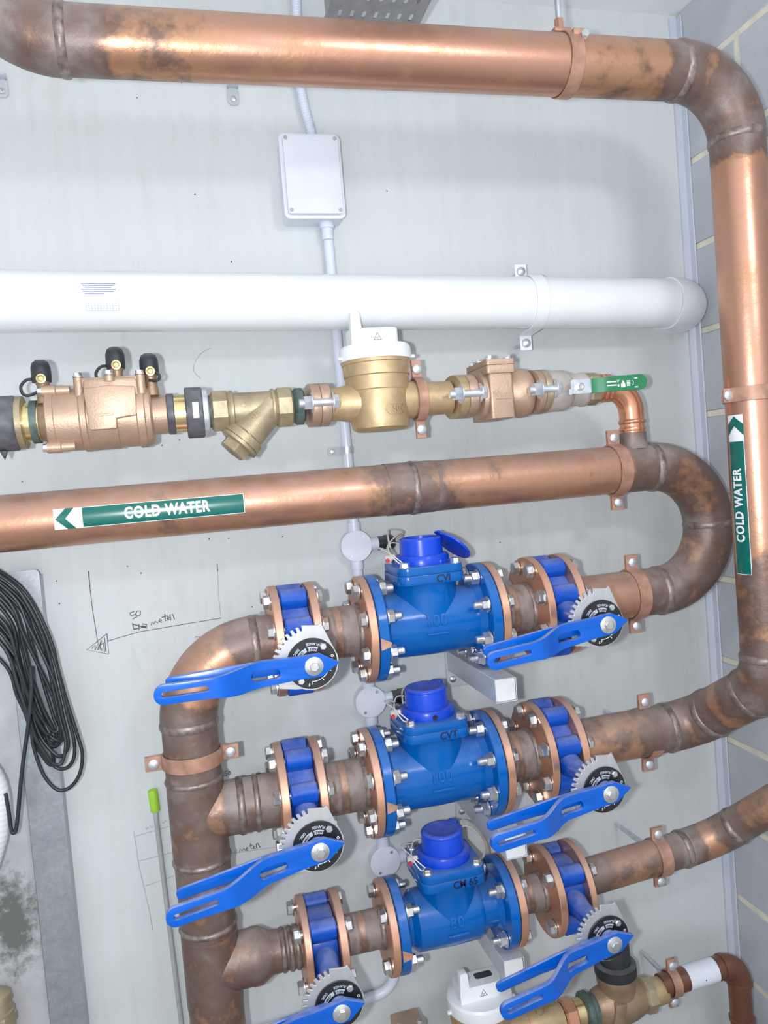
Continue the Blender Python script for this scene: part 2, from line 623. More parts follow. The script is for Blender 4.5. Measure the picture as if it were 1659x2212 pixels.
def text_mesh(txt, size, ext=0.0, bold=0.0, cuts=None, fn=None, align='CENTER', narrow=1.0, space=1.0, round_=0.0):
    cu = bpy.data.curves.new('lettering', 'FONT')
    cu.body = txt
    cu.size = size
    cu.extrude = ext
    cu.offset = bold
    cu.align_x = align
    cu.space_character = space
    cu.bevel_depth = round_
    cu.bevel_resolution = 1
    cu.align_y = 'CENTER'
    cu.resolution_u = 4
    o = bpy.data.objects.new('lettering', cu)
    COL.objects.link(o)
    dg = bpy.context.evaluated_depsgraph_get()
    dg.update()
    me = bpy.data.meshes.new_from_object(o.evaluated_get(dg))
    bpy.data.objects.remove(o)
    bm = bmesh.new()
    bm.from_mesh(me)
    bmesh.ops.triangulate(bm, faces=bm.faces[:])
    for vert in bm.verts:
        vert.co.x *= narrow
    if cuts:
        axis, vals = cuts
        for val in vals:
            co = V((0, 0, 0))
            co[axis] = val
            no = V((0, 0, 0))
            no[axis] = 1
            bmesh.ops.bisect_plane(bm, geom=bm.verts[:]+bm.edges[:]+bm.faces[:], dist=1e-6, plane_co=co, plane_no=no)
    if fn:
        for vert in bm.verts:
            vert.co = fn(vert.co.copy())
    bm.to_mesh(me)
    bm.free()
    me.name = 'lettering'
    return me


def frange(a, c, n):
    return [a+(c-a)*i/n for i in range(n+1)]


def conform(polys, fn, z=0.0, cut=None):
    """flat printed polygons (s,t) wrapped by fn onto a curved surface"""
    m = MB()
    for poly in polys:
        tr = tessellate_polygon([[V((p[0], p[1], 0)) for p in poly]])
        m.add([V((p[0], p[1], z)) for p in poly], [tuple(t) for t in tr])
    me = bpy.data.meshes.new('print')
    me.from_pydata(m.v, [], m.f)
    bm = bmesh.new()
    bm.from_mesh(me)
    ys = [p.y for p in m.v]
    for val in frange(min(ys), max(ys), 14)[1:-1]:
        bmesh.ops.bisect_plane(bm, geom=bm.verts[:]+bm.edges[:]+bm.faces[:], dist=1e-6, plane_co=V((0, val, 0)), plane_no=V((0, 1, 0)))
    for vert in bm.verts:
        vert.co = fn(vert.co.copy())
    bm.to_mesh(me)
    bm.free()
    me.shade_smooth()
    return me


# shared hardware ------------------------------------------------------------------
def bolt_mesh(L, r=0.0138, h=0.0105, stud=0.018, nut=True):
    """bolt along +X: head outside x<0, nut after length L"""
    m = MB()
    m.lathe([(-0.0025, r*1.18), (0, r*1.18)], ax='X', n=24)
    m.lathe([(-0.0025-h, r*0.86), (-0.0025-h*0.85, r), (-0.0025, r)], ax='X', n=6)
    m.lathe([(0, r*0.56), (L, r*0.56)], ax='X', n=16)
    if nut:
        m.lathe([(L, r*1.18), (L+0.0025, r*1.18)], ax='X', n=24)
        m.lathe([(L+0.0025, r), (L+0.0025+h*1.1, r), (L+0.0025+h*1.25, r*0.86)], ax='X', n=6)
        m.lathe([(L+0.0025+h, r*0.55), (L+h+stud, r*0.55), (L+h+stud+0.002, r*0.42)], ax='X', n=16)
    return m.mesh('bolt', angle=30)


BOLT_FLANGE = bolt_mesh(0.040)
BOLT_HEAD = bolt_mesh(0.070, nut=False)
BOLT_TOP = bolt_mesh(0.012, 0.0095, 0.008, nut=False)
BOLT_SMALL = bolt_mesh(0.010, 0.0075, 0.006, nut=False)
for me in (BOLT_FLANGE, BOLT_HEAD, BOLT_TOP, BOLT_SMALL):
    me.materials.append(MATS['steel'])


def clip(label, loc, r, along='X', rod=0.11, group='copper pipe clips on wall rods', tab=0.034, mat='clip_copper', w=0.028, standoff='Y'):
    """two-piece pipe clip: band halves, tabs with bolts, rod to the wall. loc is the pipe axis"""
    th = thing('pipe_clip', label, 'pipe clip', loc, group)
    if along == 'X':
        w_, u, v = V((1, 0, 0)), V((0, 0, 1)), V((0, -1, 0))
    else:
        w_, u, v = V((0, 0, 1)), V((1, 0, 0)), V((0, -1, 0))
    t = 0.003
    for sgn, nm in ((1, 'front_band'), (-1, 'rear_band')):
        out = []
        prof = []
        R0, R1 = r+0.0008, r+0.0008+t
        gap = 0.0012
        inner = [(R0*math.cos(a), R0*math.sin(a)) for a in [PI*i/20 for i in range(21)]]
        outer = [(R1*math.cos(a), R1*math.sin(a)) for a in [PI*i/20 for i in range(21)]]
        poly = [(R0, gap), (R0+tab, gap), (R0+tab, gap+t), (R1+0.002, gap+t)]
        poly += [p for p in outer if p[1] > gap+t]
        poly += [(-R1-0.002, gap+t), (-R0-tab, gap+t), (-R0-tab, gap), (-R0, gap)]
        poly += [p for p in reversed(inner) if p[1] > gap]
        m = MB()
        m.prism(poly, (), -w_*(w/2), u, v*sgn, w_*w)
        obj(nm, m.mesh(nm, bevel=0.0008, seg=1), mat, th)
    for s in (1, -1):
        m = MB()
        m.lathe([(-0.012, 0.0045), (0.0045, 0.0045), (0.0045, 0.0105), (0.009, 0.0102), (0.0115, 0.007), (0.012, 0)], u*(s*(r+tab*0.55)), v, 16)
        obj('bolt', m.mesh('bolt'), 'zinc', th)
    if rod:
        m = MB()
        m.tube([-v*(r+0.001), -v*(r+0.001+rod)], 0.0048, 12)
        m.lathe([(0, 0.011), (0.012, 0.011)], -v*(r+0.004), -v, 6)
        obj('rod', m.mesh('rod'), 'zinc', th)
    return th


# ------------------------------------------------------------------ setting
WX = 1.255
m = MB().box((-0.37, 0.03, 1.28), (3.25, 0.06, 2.56))
wall = struct(obj('wall_back', m.mesh('wall_back'), 'wall_panel'))
m = MB().box((WX+0.0525, -1.5, 1.28), (0.10, 3.12, 2.56))
wr = struct(obj('wall_right', m.mesh('wall_right'), 'mortar'))
BLK = None
course = 0.205
z = 0.355-course*2
row = 0
while z < 2.56:
    z0, z1 = max(0.0, z+0.007), min(2.56, z+course-0.007)
    off = 0.0 if row % 2 else -0.2
    y = -off
    y = 0.0 + (0.2 if row % 2 else 0.0)
    while y > -2.2:
        y1, y0 = min(0.0, y)-0.007, y-0.40+0.007
        if y1-y0 > 0.02 and z1-z0 > 0.02:
            full = abs((y1-y0)-0.386) < 1e-3 and abs((z1-z0)-0.191) < 1e-3
            if full and BLK:
                me = BLK
            else:
                me = MB().box((0, 0, 0), (0.02, y1-y0, z1-z0)).mesh('block', bevel=0.002, seg=1)
                me.materials.append(MATS['block_grey'])
                if full:
                    BLK = me
            obj('block', me, None, wr, (WX+0.0105, (y0+y1)/2, (z0+z1)/2))
        y -= 0.40
    z += course
    row += 1
m = MB()
m.prism([(0, 0), (0.0, -0.006), (0.018, -0.006), (0.018, -0.022), (0.0225, -0.022), (0.0225, 0)], (), (1.232, 0, 0.0), (1, 0, 0), (0, 1, 0), (0, 0, 2.55))
struct(obj('trim_1', m.mesh('trim_1'), 'trim_paint'))
m = MB().box((-1.52, -1.5, 1.28), (0.10, 3.0, 2.56))  # unseen side wall, added to cut ambient world light from the left
struct(obj('wall_left_unseen', m.mesh('wall_left_unseen'), 'wall_panel'))
m = MB().box((-0.4, -1.47, 2.60), (3.4, 3.06, 0.08))
struct(obj('ceiling', m.mesh('ceiling'), 'ceiling_paint'))
m = MB().box((-0.4, -1.47, -0.03), (3.4, 3.06, 0.06))
struct(obj('floor', m.mesh('floor'), 'floor_concrete'))


# pencil writing on the back wall
def stroke(name, pts, r=0.0009, mat='pencil', label=None):
    q = [P(x, y, -0.0006) for x, y in pts]
    m = MB()
    m.tube(q, r, 5)
    for vv in m.v:
        vv.y = -0.0006+(vv.y+0.0006)*0.4
    return obj(name, m.mesh(name), mat, wall, label=label)


def strokes(name, lines, r=0.0009, mat='pencil', label=None):
    m = MB()
    for pts in lines:
        m.tube([P(x, y, -0.0006) for x, y in pts], r, 5)
    for vv in m.v:
        vv.y = -0.0006+(vv.y+0.0006)*0.4
    return obj(name, m.mesh(name), mat, wall, label=label)


stroke('pencil_line', [(191, 1234), (194, 1268), (200, 1318), (206, 1355), (211, 1388)], 0.0007)
stroke('pencil_line', [(191, 1234), (194, 1268)], 0.0011)
stroke('pencil_line', [(469, 1218), (470, 1232), (472, 1285), (477, 1330)], 0.0006, 'pencil_light')
stroke('pencil_line', [(469, 1218), (470, 1234)], 0.0010)
stroke('pencil_line', [(232, 1385), (300, 1365), (400, 1348), (478, 1335)], 0.0007)
stroke('pencil_line', [(421, 1376), (434, 1376), (450, 1371)], 0.0010)
strokes('pencil_arrowhead', [[(231, 1369), (187, 1404), (235, 1413), (231, 1369)], [(198, 1401), (206, 1393), (205, 1405), (213, 1388), (211, 1405), (219, 1382), (216, 1402), (220, 1406)],
                             [(213, 1400), (219, 1386), (224, 1388), (214, 1396), (221, 1403)], [(226, 1378), (229, 1408), (222, 1385), (226, 1409)]], 0.0008, label='scribbled triangular arrowhead')
strokes('handwriting', [[(290, 1321), (280, 1324), (283, 1331), (291, 1327), (296, 1332), (287, 1337)],
                        [(299, 1320), (303, 1319), (303, 1328), (296, 1331), (293, 1326), (296, 1320), (299, 1320)]], 0.0010, label='pencilled number 50')
strokes('handwriting', [[(286, 1346), (289, 1360), (304, 1356)], [(300, 1348), (300, 1362)], [(288, 1359), (316, 1354)], [(307, 1348), (317, 1349), (317, 1354), (306, 1352)], [(286, 1348), (319, 1357)]], 0.0010, label='crossed out number')
strokes('handwriting', [[(327, 1351), (328, 1343), (333, 1348), (335, 1342), (341, 1346)], [(344, 1342), (350, 1340), (345, 1337), (343, 1343), (350, 1344)], [(356, 1326), (357, 1341), (362, 1340)], [(349, 1334), (362, 1330)],
                        [(362, 1337), (366, 1334), (363, 1331), (361, 1337), (366, 1339)], [(369, 1340), (367, 1328), (373, 1327), (377, 1338)]], 0.0010, label='pencilled word meter')
stroke('pencil_line', [(484, 1688), (520, 1678), (578, 1668)], 0.0007)
strokes('handwriting', [[(491, 1665), (485, 1667), (486, 1671), (490, 1671), (489, 1676), (484, 1676)], [(496, 1666), (499, 1670), (496, 1674), (493, 1671), (496, 1666)]], 0.0008, label='small pencilled number 50')
strokes('handwriting', [[(517, 1841), (519, 1834), (523, 1838), (526, 1832), (529, 1837)], [(531, 1835), (536, 1832), (533, 1830), (530, 1836), (536, 1837)], [(541, 1822), (543, 1835)], [(538, 1828), (546, 1826)],
                        [(546, 1832), (551, 1829), (548, 1827), (546, 1833), (552, 1833)], [(555, 1833), (553, 1823), (557, 1822), (562, 1831)]], 0.0010, label='pencilled word meter by the riser')
stroke('pencil_line', [(500, 1843), (540, 1838), (595, 1830)], 0.0006, 'pencil_light')
for a in ([(288, 1808), (366, 1785)], [(297, 1861), (370, 1842)], [(314, 1914), (375, 1892)], [(289, 1796), (300, 1870), (322, 1965), (330, 2010)]):
    stroke('pencil_line', a, 0.0006, 'pencil_light')
strokes('handwriting', [[(315, 1787), (317, 1792), (320, 1786)], [(324, 1784), (328, 1788), (331, 1783)], [(350, 1775), (353, 1779), (357, 1772), (360, 1776)]], 0.0007, 'pencil_light', 'faint pencilled dimension')
stroke('pencil_line', [(434, 818), (424, 809), (418, 800), (419, 789), (424, 776), (432, 765), (443, 757), (456, 752)], 0.0006, 'pencil_light')
for k, (x, y) in enumerate([(296, 211), (421, 420), (392, 178), (500, 565), (122, 1255), (128, 1304), (275, 1223), (305, 1238), (452, 1164), (494, 1163), (610, 1160), (545, 1311), (1080, 1172), (836, 413), (612, 712), (350, 962), (388, 950), (48, 1040)]):
    m = MB()
    c0 = P(x, y, -0.0004)
    m.lathe([(0, 0.0016), (0.0005, 0.0012), (0.0006, 0)], c0, (0, -1, 0), 7, 0, 0, 0.3)
    obj('wall_fleck', m.mesh('wall_fleck'), 'pencil', wall)

# ------------------------------------------------------------------ big copper runs
PY = -0.18           # plane of the manifold
RM = 0.0516          # 100 mm copper tube
TOPY = -0.38
Z1, Z2, Z3, ZM, ZB = 1.195, 0.883, 0.580, 1.470, 1.648
RX = -0.042          # manifold riser
# 1. overhead main, right-hand riser and its run back to the middle row
th = thing('copper_main', 'large copper main across the top turning down the right side', 'pipe', (1.094, TOPY, 0.88))
o_ = V((1.094, TOPY, 0.88))
path = [V(p)-o_ for p in [(-0.258, TOPY, 2.56), (-0.258, TOPY, 2.22), (1.094, TOPY, 2.22), (1.094, TOPY, 1.02), (1.04, PY-0.012, Z2+0.008), (0.748, PY, Z2)]]
hot = [(V((0.86, TOPY, 2.22))-o_, 0.10, 0.36), (V((0.0, TOPY, 2.22))-o_, 0.10, 0.34), (V((-0.115, TOPY, 2.22))-o_, 0.06, 0.9), (V((-0.22, TOPY, 2.27))-o_, 0.09, 0.95), (V((1.05, TOPY, 2.18))-o_, 0.07, 0.75), (V((1.094, TOPY, 1.18))-o_, 0.12, 0.5), (V((0.80, PY, Z2))-o_, 0.10, 0.42), (V((0.93, PY, Z2))-o_, 0.06, 0.6)]
run(th, path, RM, [0.13, 0.125, 0.10, 0.085], hot, base=0.02)
# bolted flange end on this run
MAIN = th


def flange_ring(th, x, R, r, nb, pcd, thick=0.016, o=(0, 0, 0), mat='copper_flange'):
    m = MB()
    m.lathe([(x, r), (x, R-0.0015), (x+0.0015, R), (x+thick-0.0015, R), (x+thick, R-0.0015), (x+thick, r)], o, 'X', 64, 0.1)
    return obj('flange', m.mesh('flange', angle=30), mat, th)


flange_ring(th, 0.722, 0.1075, RM, 8, 0.178, 0.016, V((0, PY, Z2))-o_)
weld(th, V((0.741, PY, Z2))-o_, V((1, 0, 0)), RM, 0.004)


def cyl_x(y0, z0, R, eps):
    return lambda c: V((c.x, y0-(R+eps+c.z)*math.cos(c.y/R), z0+(R+eps+c.z)*math.sin(c.y/R)))


def cyl_z(x0, y0, R, eps, a0):
    # text runs up the pipe, letter tops towards the left
    return lambda c: V((x0+(R+eps+c.z)*math.sin(a0-c.y/R), y0-(R+eps+c.z)*math.cos(a0-c.y/R), c.x))


def flow_marker(th, mk, length, label):
    """green COLD WATER flow marker; mk(eps) gives the wrap function; s runs 0..length in reading direction"""
    h = 0.0185
    base = obj('flow_marker', conform([[(0, -h), (length, -h), (length, h), (0, h)]], mk[0](0.0006)), 'print_white', th, label=label)
    b = 0.0013
    if mk[1] == 'left':
        a0, a1 = 0.0, 0.048
        g0, g1 = a1, length-b
        w = a1-a0
        chev = [(a0+0.05*w, 0.0), (a0+0.42*w, h), (a0+0.72*w, h), (a0+0.40*w, 0.0), (a0+0.76*w, -h), (a0+0.46*w, -h)]
        t0 = length*0.582
    else:
        a0, a1 = length-0.052, length
        g0, g1 = b, a0
        w = a1-a0
        chev = [(a1-0.05*w, 0.0), (a1-0.36*w, h), (a1-0.78*w, h), (a1-0.42*w, 0.0), (a1-0.78*w, -h), (a1-0.36*w, -h)]
        t0 = length*0.435
    obj('green_band', conform([[(g0, -h+b), (g1, -h+b), (g1, h-b), (g0, h-b)]], mk[0](0.0010)), 'marker_green', base)
    obj('flow_arrow', conform([chev], mk[0](0.0010)), 'marker_green', base)
    f2 = mk[0](0.0014)
    sz = 0.0280 if mk[1] == 'left' else 0.0270
    me = text_mesh('COLD WATER', sz, 0, 0.0010, (1, frange(-0.012, 0.016, 12)), lambda c: f2(V((c.x+t0, c.y, 0))), 'CENTER', 0.76, 1.13)
    obj('lettering', me, 'print_white', base)


flow_marker(th, (lambda e: (lambda c, f=cyl_z(0, 0, RM, e, math.radians(-82)): f(c)+V((0, 0, 1.246-0.88))), 'up'), 0.315, 'green COLD WATER marker with upward arrow')

# 2. middle main with return bend into the first row
th = thing('copper_return_pipe', 'copper pipe with green COLD WATER marker and a return bend at right', 'pipe', (0.982, PY, Z1))
o_ = V((0.982, PY, Z1))
Rb = (ZM-Z1)/2
path = [V(p)-o_ for p in [(-0.60, PY, ZM), (0.985+Rb, PY, ZM), (0.985+Rb, PY, Z1), (0.766, PY, Z1)]]
hot = [(V((0.43, PY, ZM))-o_, 0.11, 0.55), (V((0.41, PY, ZM))-o_, 0.03, 0.8), (V((0.47, PY, ZM))-o_, 0.03, 0.8), (V((0.95, PY, ZM))-o_, 0.05, 0.62),
       (V((0.985+Rb, PY, (ZM+Z1)/2))-o_, 0.05, 0.8), (V((0.95, PY, Z1))-o_, 0.05, 0.45)]
run(th, path, RM, [Rb-0.0002, Rb-0.0002], hot, base=0.14, ebase=0.52)
weld(th, V((0.435, PY, ZM))-o_, V((1, 0, 0)), RM, 0.005)
weld(th, V((0.985+Rb, PY, (ZM+Z1)/2))-o_, V((0, 0, 1)), RM, 0.005)
m = MB().lathe([(-0.05, RM+0.0012), (0.05, RM+0.0012)], V((0.43, PY, ZM))-o_, 'X', 48, 0.6)
obj('coupling', m.mesh('coupling'), 'copper', th)
flange_ring(th, 0.740, 0.1075, RM, 8, 0.178, 0.016, V((0, PY, Z1))-o_)
weld(th, V((0.759, PY, Z1))-o_, V((1, 0, 0)), RM, 0.004)
flow_marker(th, (lambda e: (lambda c, f=cyl_x(0, ZM-Z1, RM, e): f(c)+V((-0.237-0.982, 0, 0))), 'left'), 0.333, 'green COLD WATER marker with arrow to the left')

# 3. manifold riser with three take-offs
th = thing('copper_manifold', 'vertical copper riser at left feeding the three blue meter rows', 'pipe', (RX, PY, 0.0))
o_ = V((RX, PY, 0))
hot = [(V((RX, PY, 1.0))-o_, 0.05, 0.55), (V((RX, PY, 0.94))-o_, 0.07, 0.72), (V((RX, PY, 0.76))-o_, 0.08, 0.8), (V((RX, PY, 0.66))-o_, 0.06, 0.7), (V((RX, PY, 0.55))-o_, 0.12, 0.6), (V((RX, PY, 0.3))-o_, 0.2, 0.55), (V((0.10, PY, Z1))-o_, 0.05, 0.7)]
run(th, [V((RX, PY, 0.0))-o_, V((RX, PY, Z1))-o_, V((0.130, PY, Z1))-o_], RM+0.001, [0.135], hot, base=0.34, ebase=0.30)
for zz in (0.952, 0.795, 0.665):
    weld(th, (0, 0, zz), V((0, 0, 1)), RM+0.001, 0.004)
m = MB().lathe([(-0.075, RM+0.0022), (0.075, RM+0.0022)], (0, 0, Z2), 'Z', 48, 0.6)
obj('tee_body', m.mesh('tee_body'), 'copper', th)
pts = [V((0, 0, Z2)).lerp(V((0.111-RX, 0, Z2)), k/24) for k in range(25)]
m = MB().tube(pts, RM, 40, tints(pts, [((0.075, 0, Z2), 0.03, 0.85), ((0.13, 0, Z2), 0.04, 0.75)], 0.35))
obj('branch_pipe', m.mesh('branch_pipe'), 'copper', th)
weld(th, (0.082, 0, Z2), V((1, 0, 0)), RM, 0.005)
weld(th, (0.112, 0, Z2), V((1, 0, 0)), RM, 0.004)
m = MB().lathe([(-0.07, RM+0.0022), (0.07, RM+0.0022)], (0, 0, Z3), 'Z', 48, 0.6)
obj('tee_body', m.mesh('tee_body'), 'copper', th)
m = MB().lathe([(0.0, RM), (0.072, RM), (0.078, RM+0.002), (0.092, RM+0.001), (0.115, 0.0395), (0.13, 0.0392)], (0, 0, Z3), 'X', 48, 0.6)
obj('reducer', m.mesh('reducer'), 'copper', th)
pts = [V((0.12, 0, Z3)).lerp(V((0.133-RX, 0, Z3)), k/12) for k in range(13)]
m = MB().tube(pts, 0.0382, 36, 0.68)
obj('branch_pipe', m.mesh('branch_pipe'), 'copper', th)
for xx in (0.137, 0.152, 0.165):
    weld(th, (xx, 0, Z3), V((1, 0, 0)), 0.0382, 0.004)
flange_ring(th, 0.128-RX, 0.1075, RM, 8, 0.178, 0.016, (0, 0, Z1))
flange_ring(th, 0.111-RX, 0.1075, RM, 8, 0.178, 0.016, (0, 0, Z2))
flange_ring(th, 0.131-RX, 0.0925, 0.038, 4, 0.146, 0.014, (0, 0, Z3))

# 4. outlet of the lowest row
th = thing('copper_outlet_pipe', 'slimmer copper pipe leaving the lowest blue row towards the right wall', 'pipe', (0.75, PY, Z3))
o_ = V((0.75, PY, Z3))
zr = 0.606
path = [V(p)-o_ for p in [(0.733, PY, Z3+0.006), (1.075, PY, zr+0.002), (1.185, -0.32, 0.755)]]
hot = [(V((1.0, PY, zr))-o_, 0.03, 0.95), (V((0.78, PY, Z3))-o_, 0.05, 0.5)]
run(th, path, 0.0385, [0.13], hot, base=0.30, ebase=0.25)
flange_ring(th, 0.724, 0.0925, 0.038, 4, 0.146, 0.014, V((0, PY, Z3))-o_)


def spool(label, x0, x1, zc, r, R, nb, left_t=0.016, right_t=0.016):
    """short flanged copper spool between a valve and a meter: x0,x1 are its outer faces"""
    th = thing('flanged_spool', label, 'pipe', ((x0+x1)/2, PY, zc), 'flanged copper spools')
    a, c = x0-(x0+x1)/2, x1-(x0+x1)/2
    n = 14
    pts = [V((a+0.004, 0, 0)).lerp(V((c-0.004, 0, 0)), k/n) for k in range(n+1)]
    tn = [0.92+0.18*math.sin(k*1.3) for k in range(n+1)]
    tn[n//2] = 0.35
    tn[n//2-1] = 0.45
    m = MB().tube(pts, r, 40, tn)
    obj('pipe', m.mesh('pipe'), 'copper', th)
    for xx in (a+left_t+0.003, c-right_t-0.003):
        weld(th, (xx, 0, 0), V((1, 0, 0)), r, 0.005)
    flange_ring(th, a, R, r-0.002, nb, 0, left_t)
    flange_ring(th, c-right_t, R, r-0.002, nb, 0, right_t)
    return th


# ------------------------------------------------------------------ blue flanged water meters
def water_meter(label, xc, zc, R, nb, pcd, lid, rb=0.064, text='100', ink='CVT', L=0.25):
    th = thing('water_meter', label, 'water meter', (xc, PY, zc), 'blue flanged water meters')
    h = L/2
    m = MB()
    tf = 0.020
    m.lathe([(-h, rb*0.7), (-h, R-0.002), (-h+0.002, R), (-h+tf-0.002, R), (-h+tf, R-0.002), (-h+tf, rb+0.012), (-h+tf+0.012, rb+0.001), (-0.055, rb+0.003), (0, rb+0.004), (0.055, rb+0.003),
             (h-tf-0.012, rb+0.001), (h-tf, rb+0.012), (h-tf, R-0.002), (h-tf+0.002, R), (h-0.002, R), (h, R-0.002), (h, rb*0.7)], ax='X', n=64)
    if nb == 4:
        m = MB()
        rn = rb-0.012
        m.lathe([(-h, rn*0.7), (-h, R-0.002), (-h+0.002, R), (-h+tf-0.002, R), (-h+tf, R-0.002), (-h+tf, rn+0.010), (-h+tf+0.010, rn+0.002), (-0.088, rn+0.002), (-0.076, rb+0.002), (0, rb+0.004), (0.052, rb+0.003), (0.062, rb-0.002), (0.066, rn),
                 (h-tf-0.010, rn), (h-tf, rn+0.010), (h-tf, R-0.002), (h-tf+0.002, R), (h-0.002, R), (h, R-0.002), (h, rn*0.7)], ax='X', n=64)
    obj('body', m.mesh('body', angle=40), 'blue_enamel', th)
    m = MB()
    m.lathe([(0, rb+0.0032), (0.06, rb+0.002), (0.080, rb+0.002), (0.090, rb+0.008)], ax='Z', n=64)
    obj('neck', m.mesh('neck'), 'blue_enamel', th)
    m = MB()
    m.prism(rrect(0.136, 0.146, 0.022), (), (0, 0, 0.086), (1, 0, 0), (0, 1, 0), (0, 0, 0.018))
    obj('top_flange', m.mesh('top_flange', bevel=0.004), 'blue_enamel', th)
    m = MB()
    m.prism(rrect(0.134, 0.144, 0.022), (), (0, 0, 0.1045), (1, 0, 0), (0, 1, 0), (0, 0, 0.016))
    obj('cover_plate', m.mesh('cover_plate', bevel=0.004), 'blue_enamel', th)
    for sx in (-1, 1):
        for sy in (-1, 1):
            obj('bolt', BOLT_TOP, None, th, (sx*0.052, sy*0.056, 0.1205), (0, PI/2, random.random()))
    m = MB()
    m.lathe([(0.1205, 0.0555), (0.134, 0.0555), (0.1385, 0.053), (0.1385, 0.0445)], ax='Z', n=56)
    obj('register_ring', m.mesh('register_ring', angle=30), 'blue_plastic', th)
    m = MB()
    if lid == 'open':
        m.lathe([(0.1385, 0.0445), (0.170, 0.0430), (0.1735, 0.0405), (0.1735, 0.034), (0.166, 0.033), (0.166, 0)], ax='Z', n=56)
    else:
        m.lathe([(0.1385, 0.0445), (0.170, 0.0430), (0.172, 0.0425)], ax='Z', n=56)
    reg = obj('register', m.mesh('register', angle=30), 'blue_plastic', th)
    m = MB()
    if lid == 'open':
        poly = arc(0, 0, 0.0405, 12, 348, 36)+[(0.047, -0.010), (0.047, 0.010)]
        poly = [(-x, y) for x, y in poly]
        # hinged at the right rear, leaning down to the right
        u = V((0.72, 0.0, -0.69)).normalized()
        vv = V((-0.16, 0.95, -0.10))
        vv = (vv-u*vv.dot(u)).normalized()
        w = u.cross(vv).normalized()
        m.prism(poly, (), V((0.066, -0.006, 0.148)), u, vv, w*0.005)
    else:
        poly = arc(0, 0, 0.0435, 0, 350, 40)
        m.lathe([(0.172, 0.0435), (0.1755, 0.0435), (0.179, 0.040), (0.1795, 0.034), (0.1775, 0.030), (0.1775, 0)], ax='Z', n=48)
        m.prism([(0.036, -0.011), (0.049, -0.011), (0.049, 0.011), (0.036, 0.011)], (), (0, 0, 0.171), V((0.8, 0.6, 0)), V((-0.6, 0.8, 0)), (0, 0, 0.010))
    obj('lid', m.mesh('lid', bevel=0.001, seg=1), 'blue_plastic', th)
    if nb == 8 and lid == 'shut':
        m = MB().lathe([(0, 0.0055), (0.0006, 0.0050), (0.0002, 0)], (0.0, -0.0556, 0.128), (0, -1, 0), 16)
        obj('seal_hole', m.mesh('seal_hole'), 'black_dial', th)
    # lead seal on wire, cable to the register
    m = MB()
    m.tube(smooth([V((-0.055, -0.05, 0.128)), V((-0.068, -0.062, 0.135)), V((-0.078, -0.04, 0.155)), V((-0.065, -0.01, 0.168)), V((-0.047, 0.0, 0.165))], 6), 0.0013, 8)
    m.tube(smooth([V((-0.05, -0.052, 0.126)), V((-0.075, -0.035, 0.150)), V((-0.088, 0.0, 0.160)), V((-0.06, 0.02, 0.150))], 6), 0.0013, 8)
    obj('seal_wire', m.mesh('seal_wire'), 'wire', th)
    m = MB().lathe([(0, 0.004), (0.002, 0.009), (0.008, 0.010), (0.014, 0.006), (0.022, 0.004)], (-0.082, -0.02, 0.136), (1, -0.3, 0.35), 16)
    s_ = obj('seal', m.mesh('seal'), 'clear_seal', th)
    m = MB().lathe([(0, 0), (0.0005, 0.0045), (0.003, 0.004), (0.0035, 0)], (-0.080, -0.031, 0.136), (0, -1, 0), 12)
    obj('seal_insert', m.mesh('seal_insert'), 'red_seal', s_)
    # side tab of the gasket
    m = MB().prism([(0, -0.012), (0.018, -0.006), (0.020, 0.002), (0.0, 0.012)], (), (-h+0.001, -R-0.0004, -0.012), (1, -0.15, 0), (0, 0, 1), (0, 0.0025, 0))
    obj('gasket_tab', m.mesh('gasket_tab'), 'clip_copper', th)
    # cast lettering on the barrel
    fb = lambda c: V((c.x, -(rb+0.0035+c.z)*math.cos((c.y+0.0)/rb), (rb+0.0035+c.z)*math.sin(c.y/rb)))
    sz = 0.030
    me = text_mesh(text, sz, 0.0014, 0.0002, (1, frange(-0.012, 0.012, 6)), lambda c: fb(V((c.x, c.y+0.010, c.z+0.0008))), 'CENTER', 0.95, 1.1, 0.0007)
    obj('cast_lettering', me, 'blue_enamel', th)
    m = MB()
    m.box((0.002, -(rb+0.0048), -0.014), (0.045, 0.005, 0.0040))
    obj('cast_bar', m.mesh('cast_bar', bevel=0.0008, seg=1), 'blue_enamel', th)
    if ink:
        me = text_mesh(ink, 0.021, 0, 0.0004, None, lambda c: V((c.x+0.02, -0.0738, 0.0945+c.y+c.x*0.02)), 'CENTER', 0.9)
        obj('ink_writing', me, 'marker_ink', th)
    # flange bolts: heads on the copper side, nuts on the meter side
    for k in range(nb):
        a = 2*PI*(k+0.5)/nb
        y_, z_ = pcd/2*math.cos(a), pcd/2*math.sin(a)
        obj('bolt', BOLT_FLANGE, None, th, (-h-0.019, y_, z_), (a, 0, 0))
        obj('bolt', BOLT_FLANGE, None, th, (h+0.019, y_, z_), (a, 0, PI))
    return th


MX = (0.446, 0.431, 0.441)
water_meter('blue water meter with its lid flipped open, topmost of the three', MX[0], Z1, 0.1075, 8, 0.178, 'open', text='100', ink='CVI')
water_meter('blue water meter with closed lid, middle of the three', MX[1], Z2, 0.1075, 8, 0.178, 'shut', text='100', ink='CVT')
water_meter('smaller four-bolt blue water meter, lowest of the three', MX[2], Z3, 0.0925, 4, 0.146, 'shut', rb=0.058, text='80', ink='CM 65')

# ------------------------------------------------------------------ butterfly valves
T_DIAL = {}


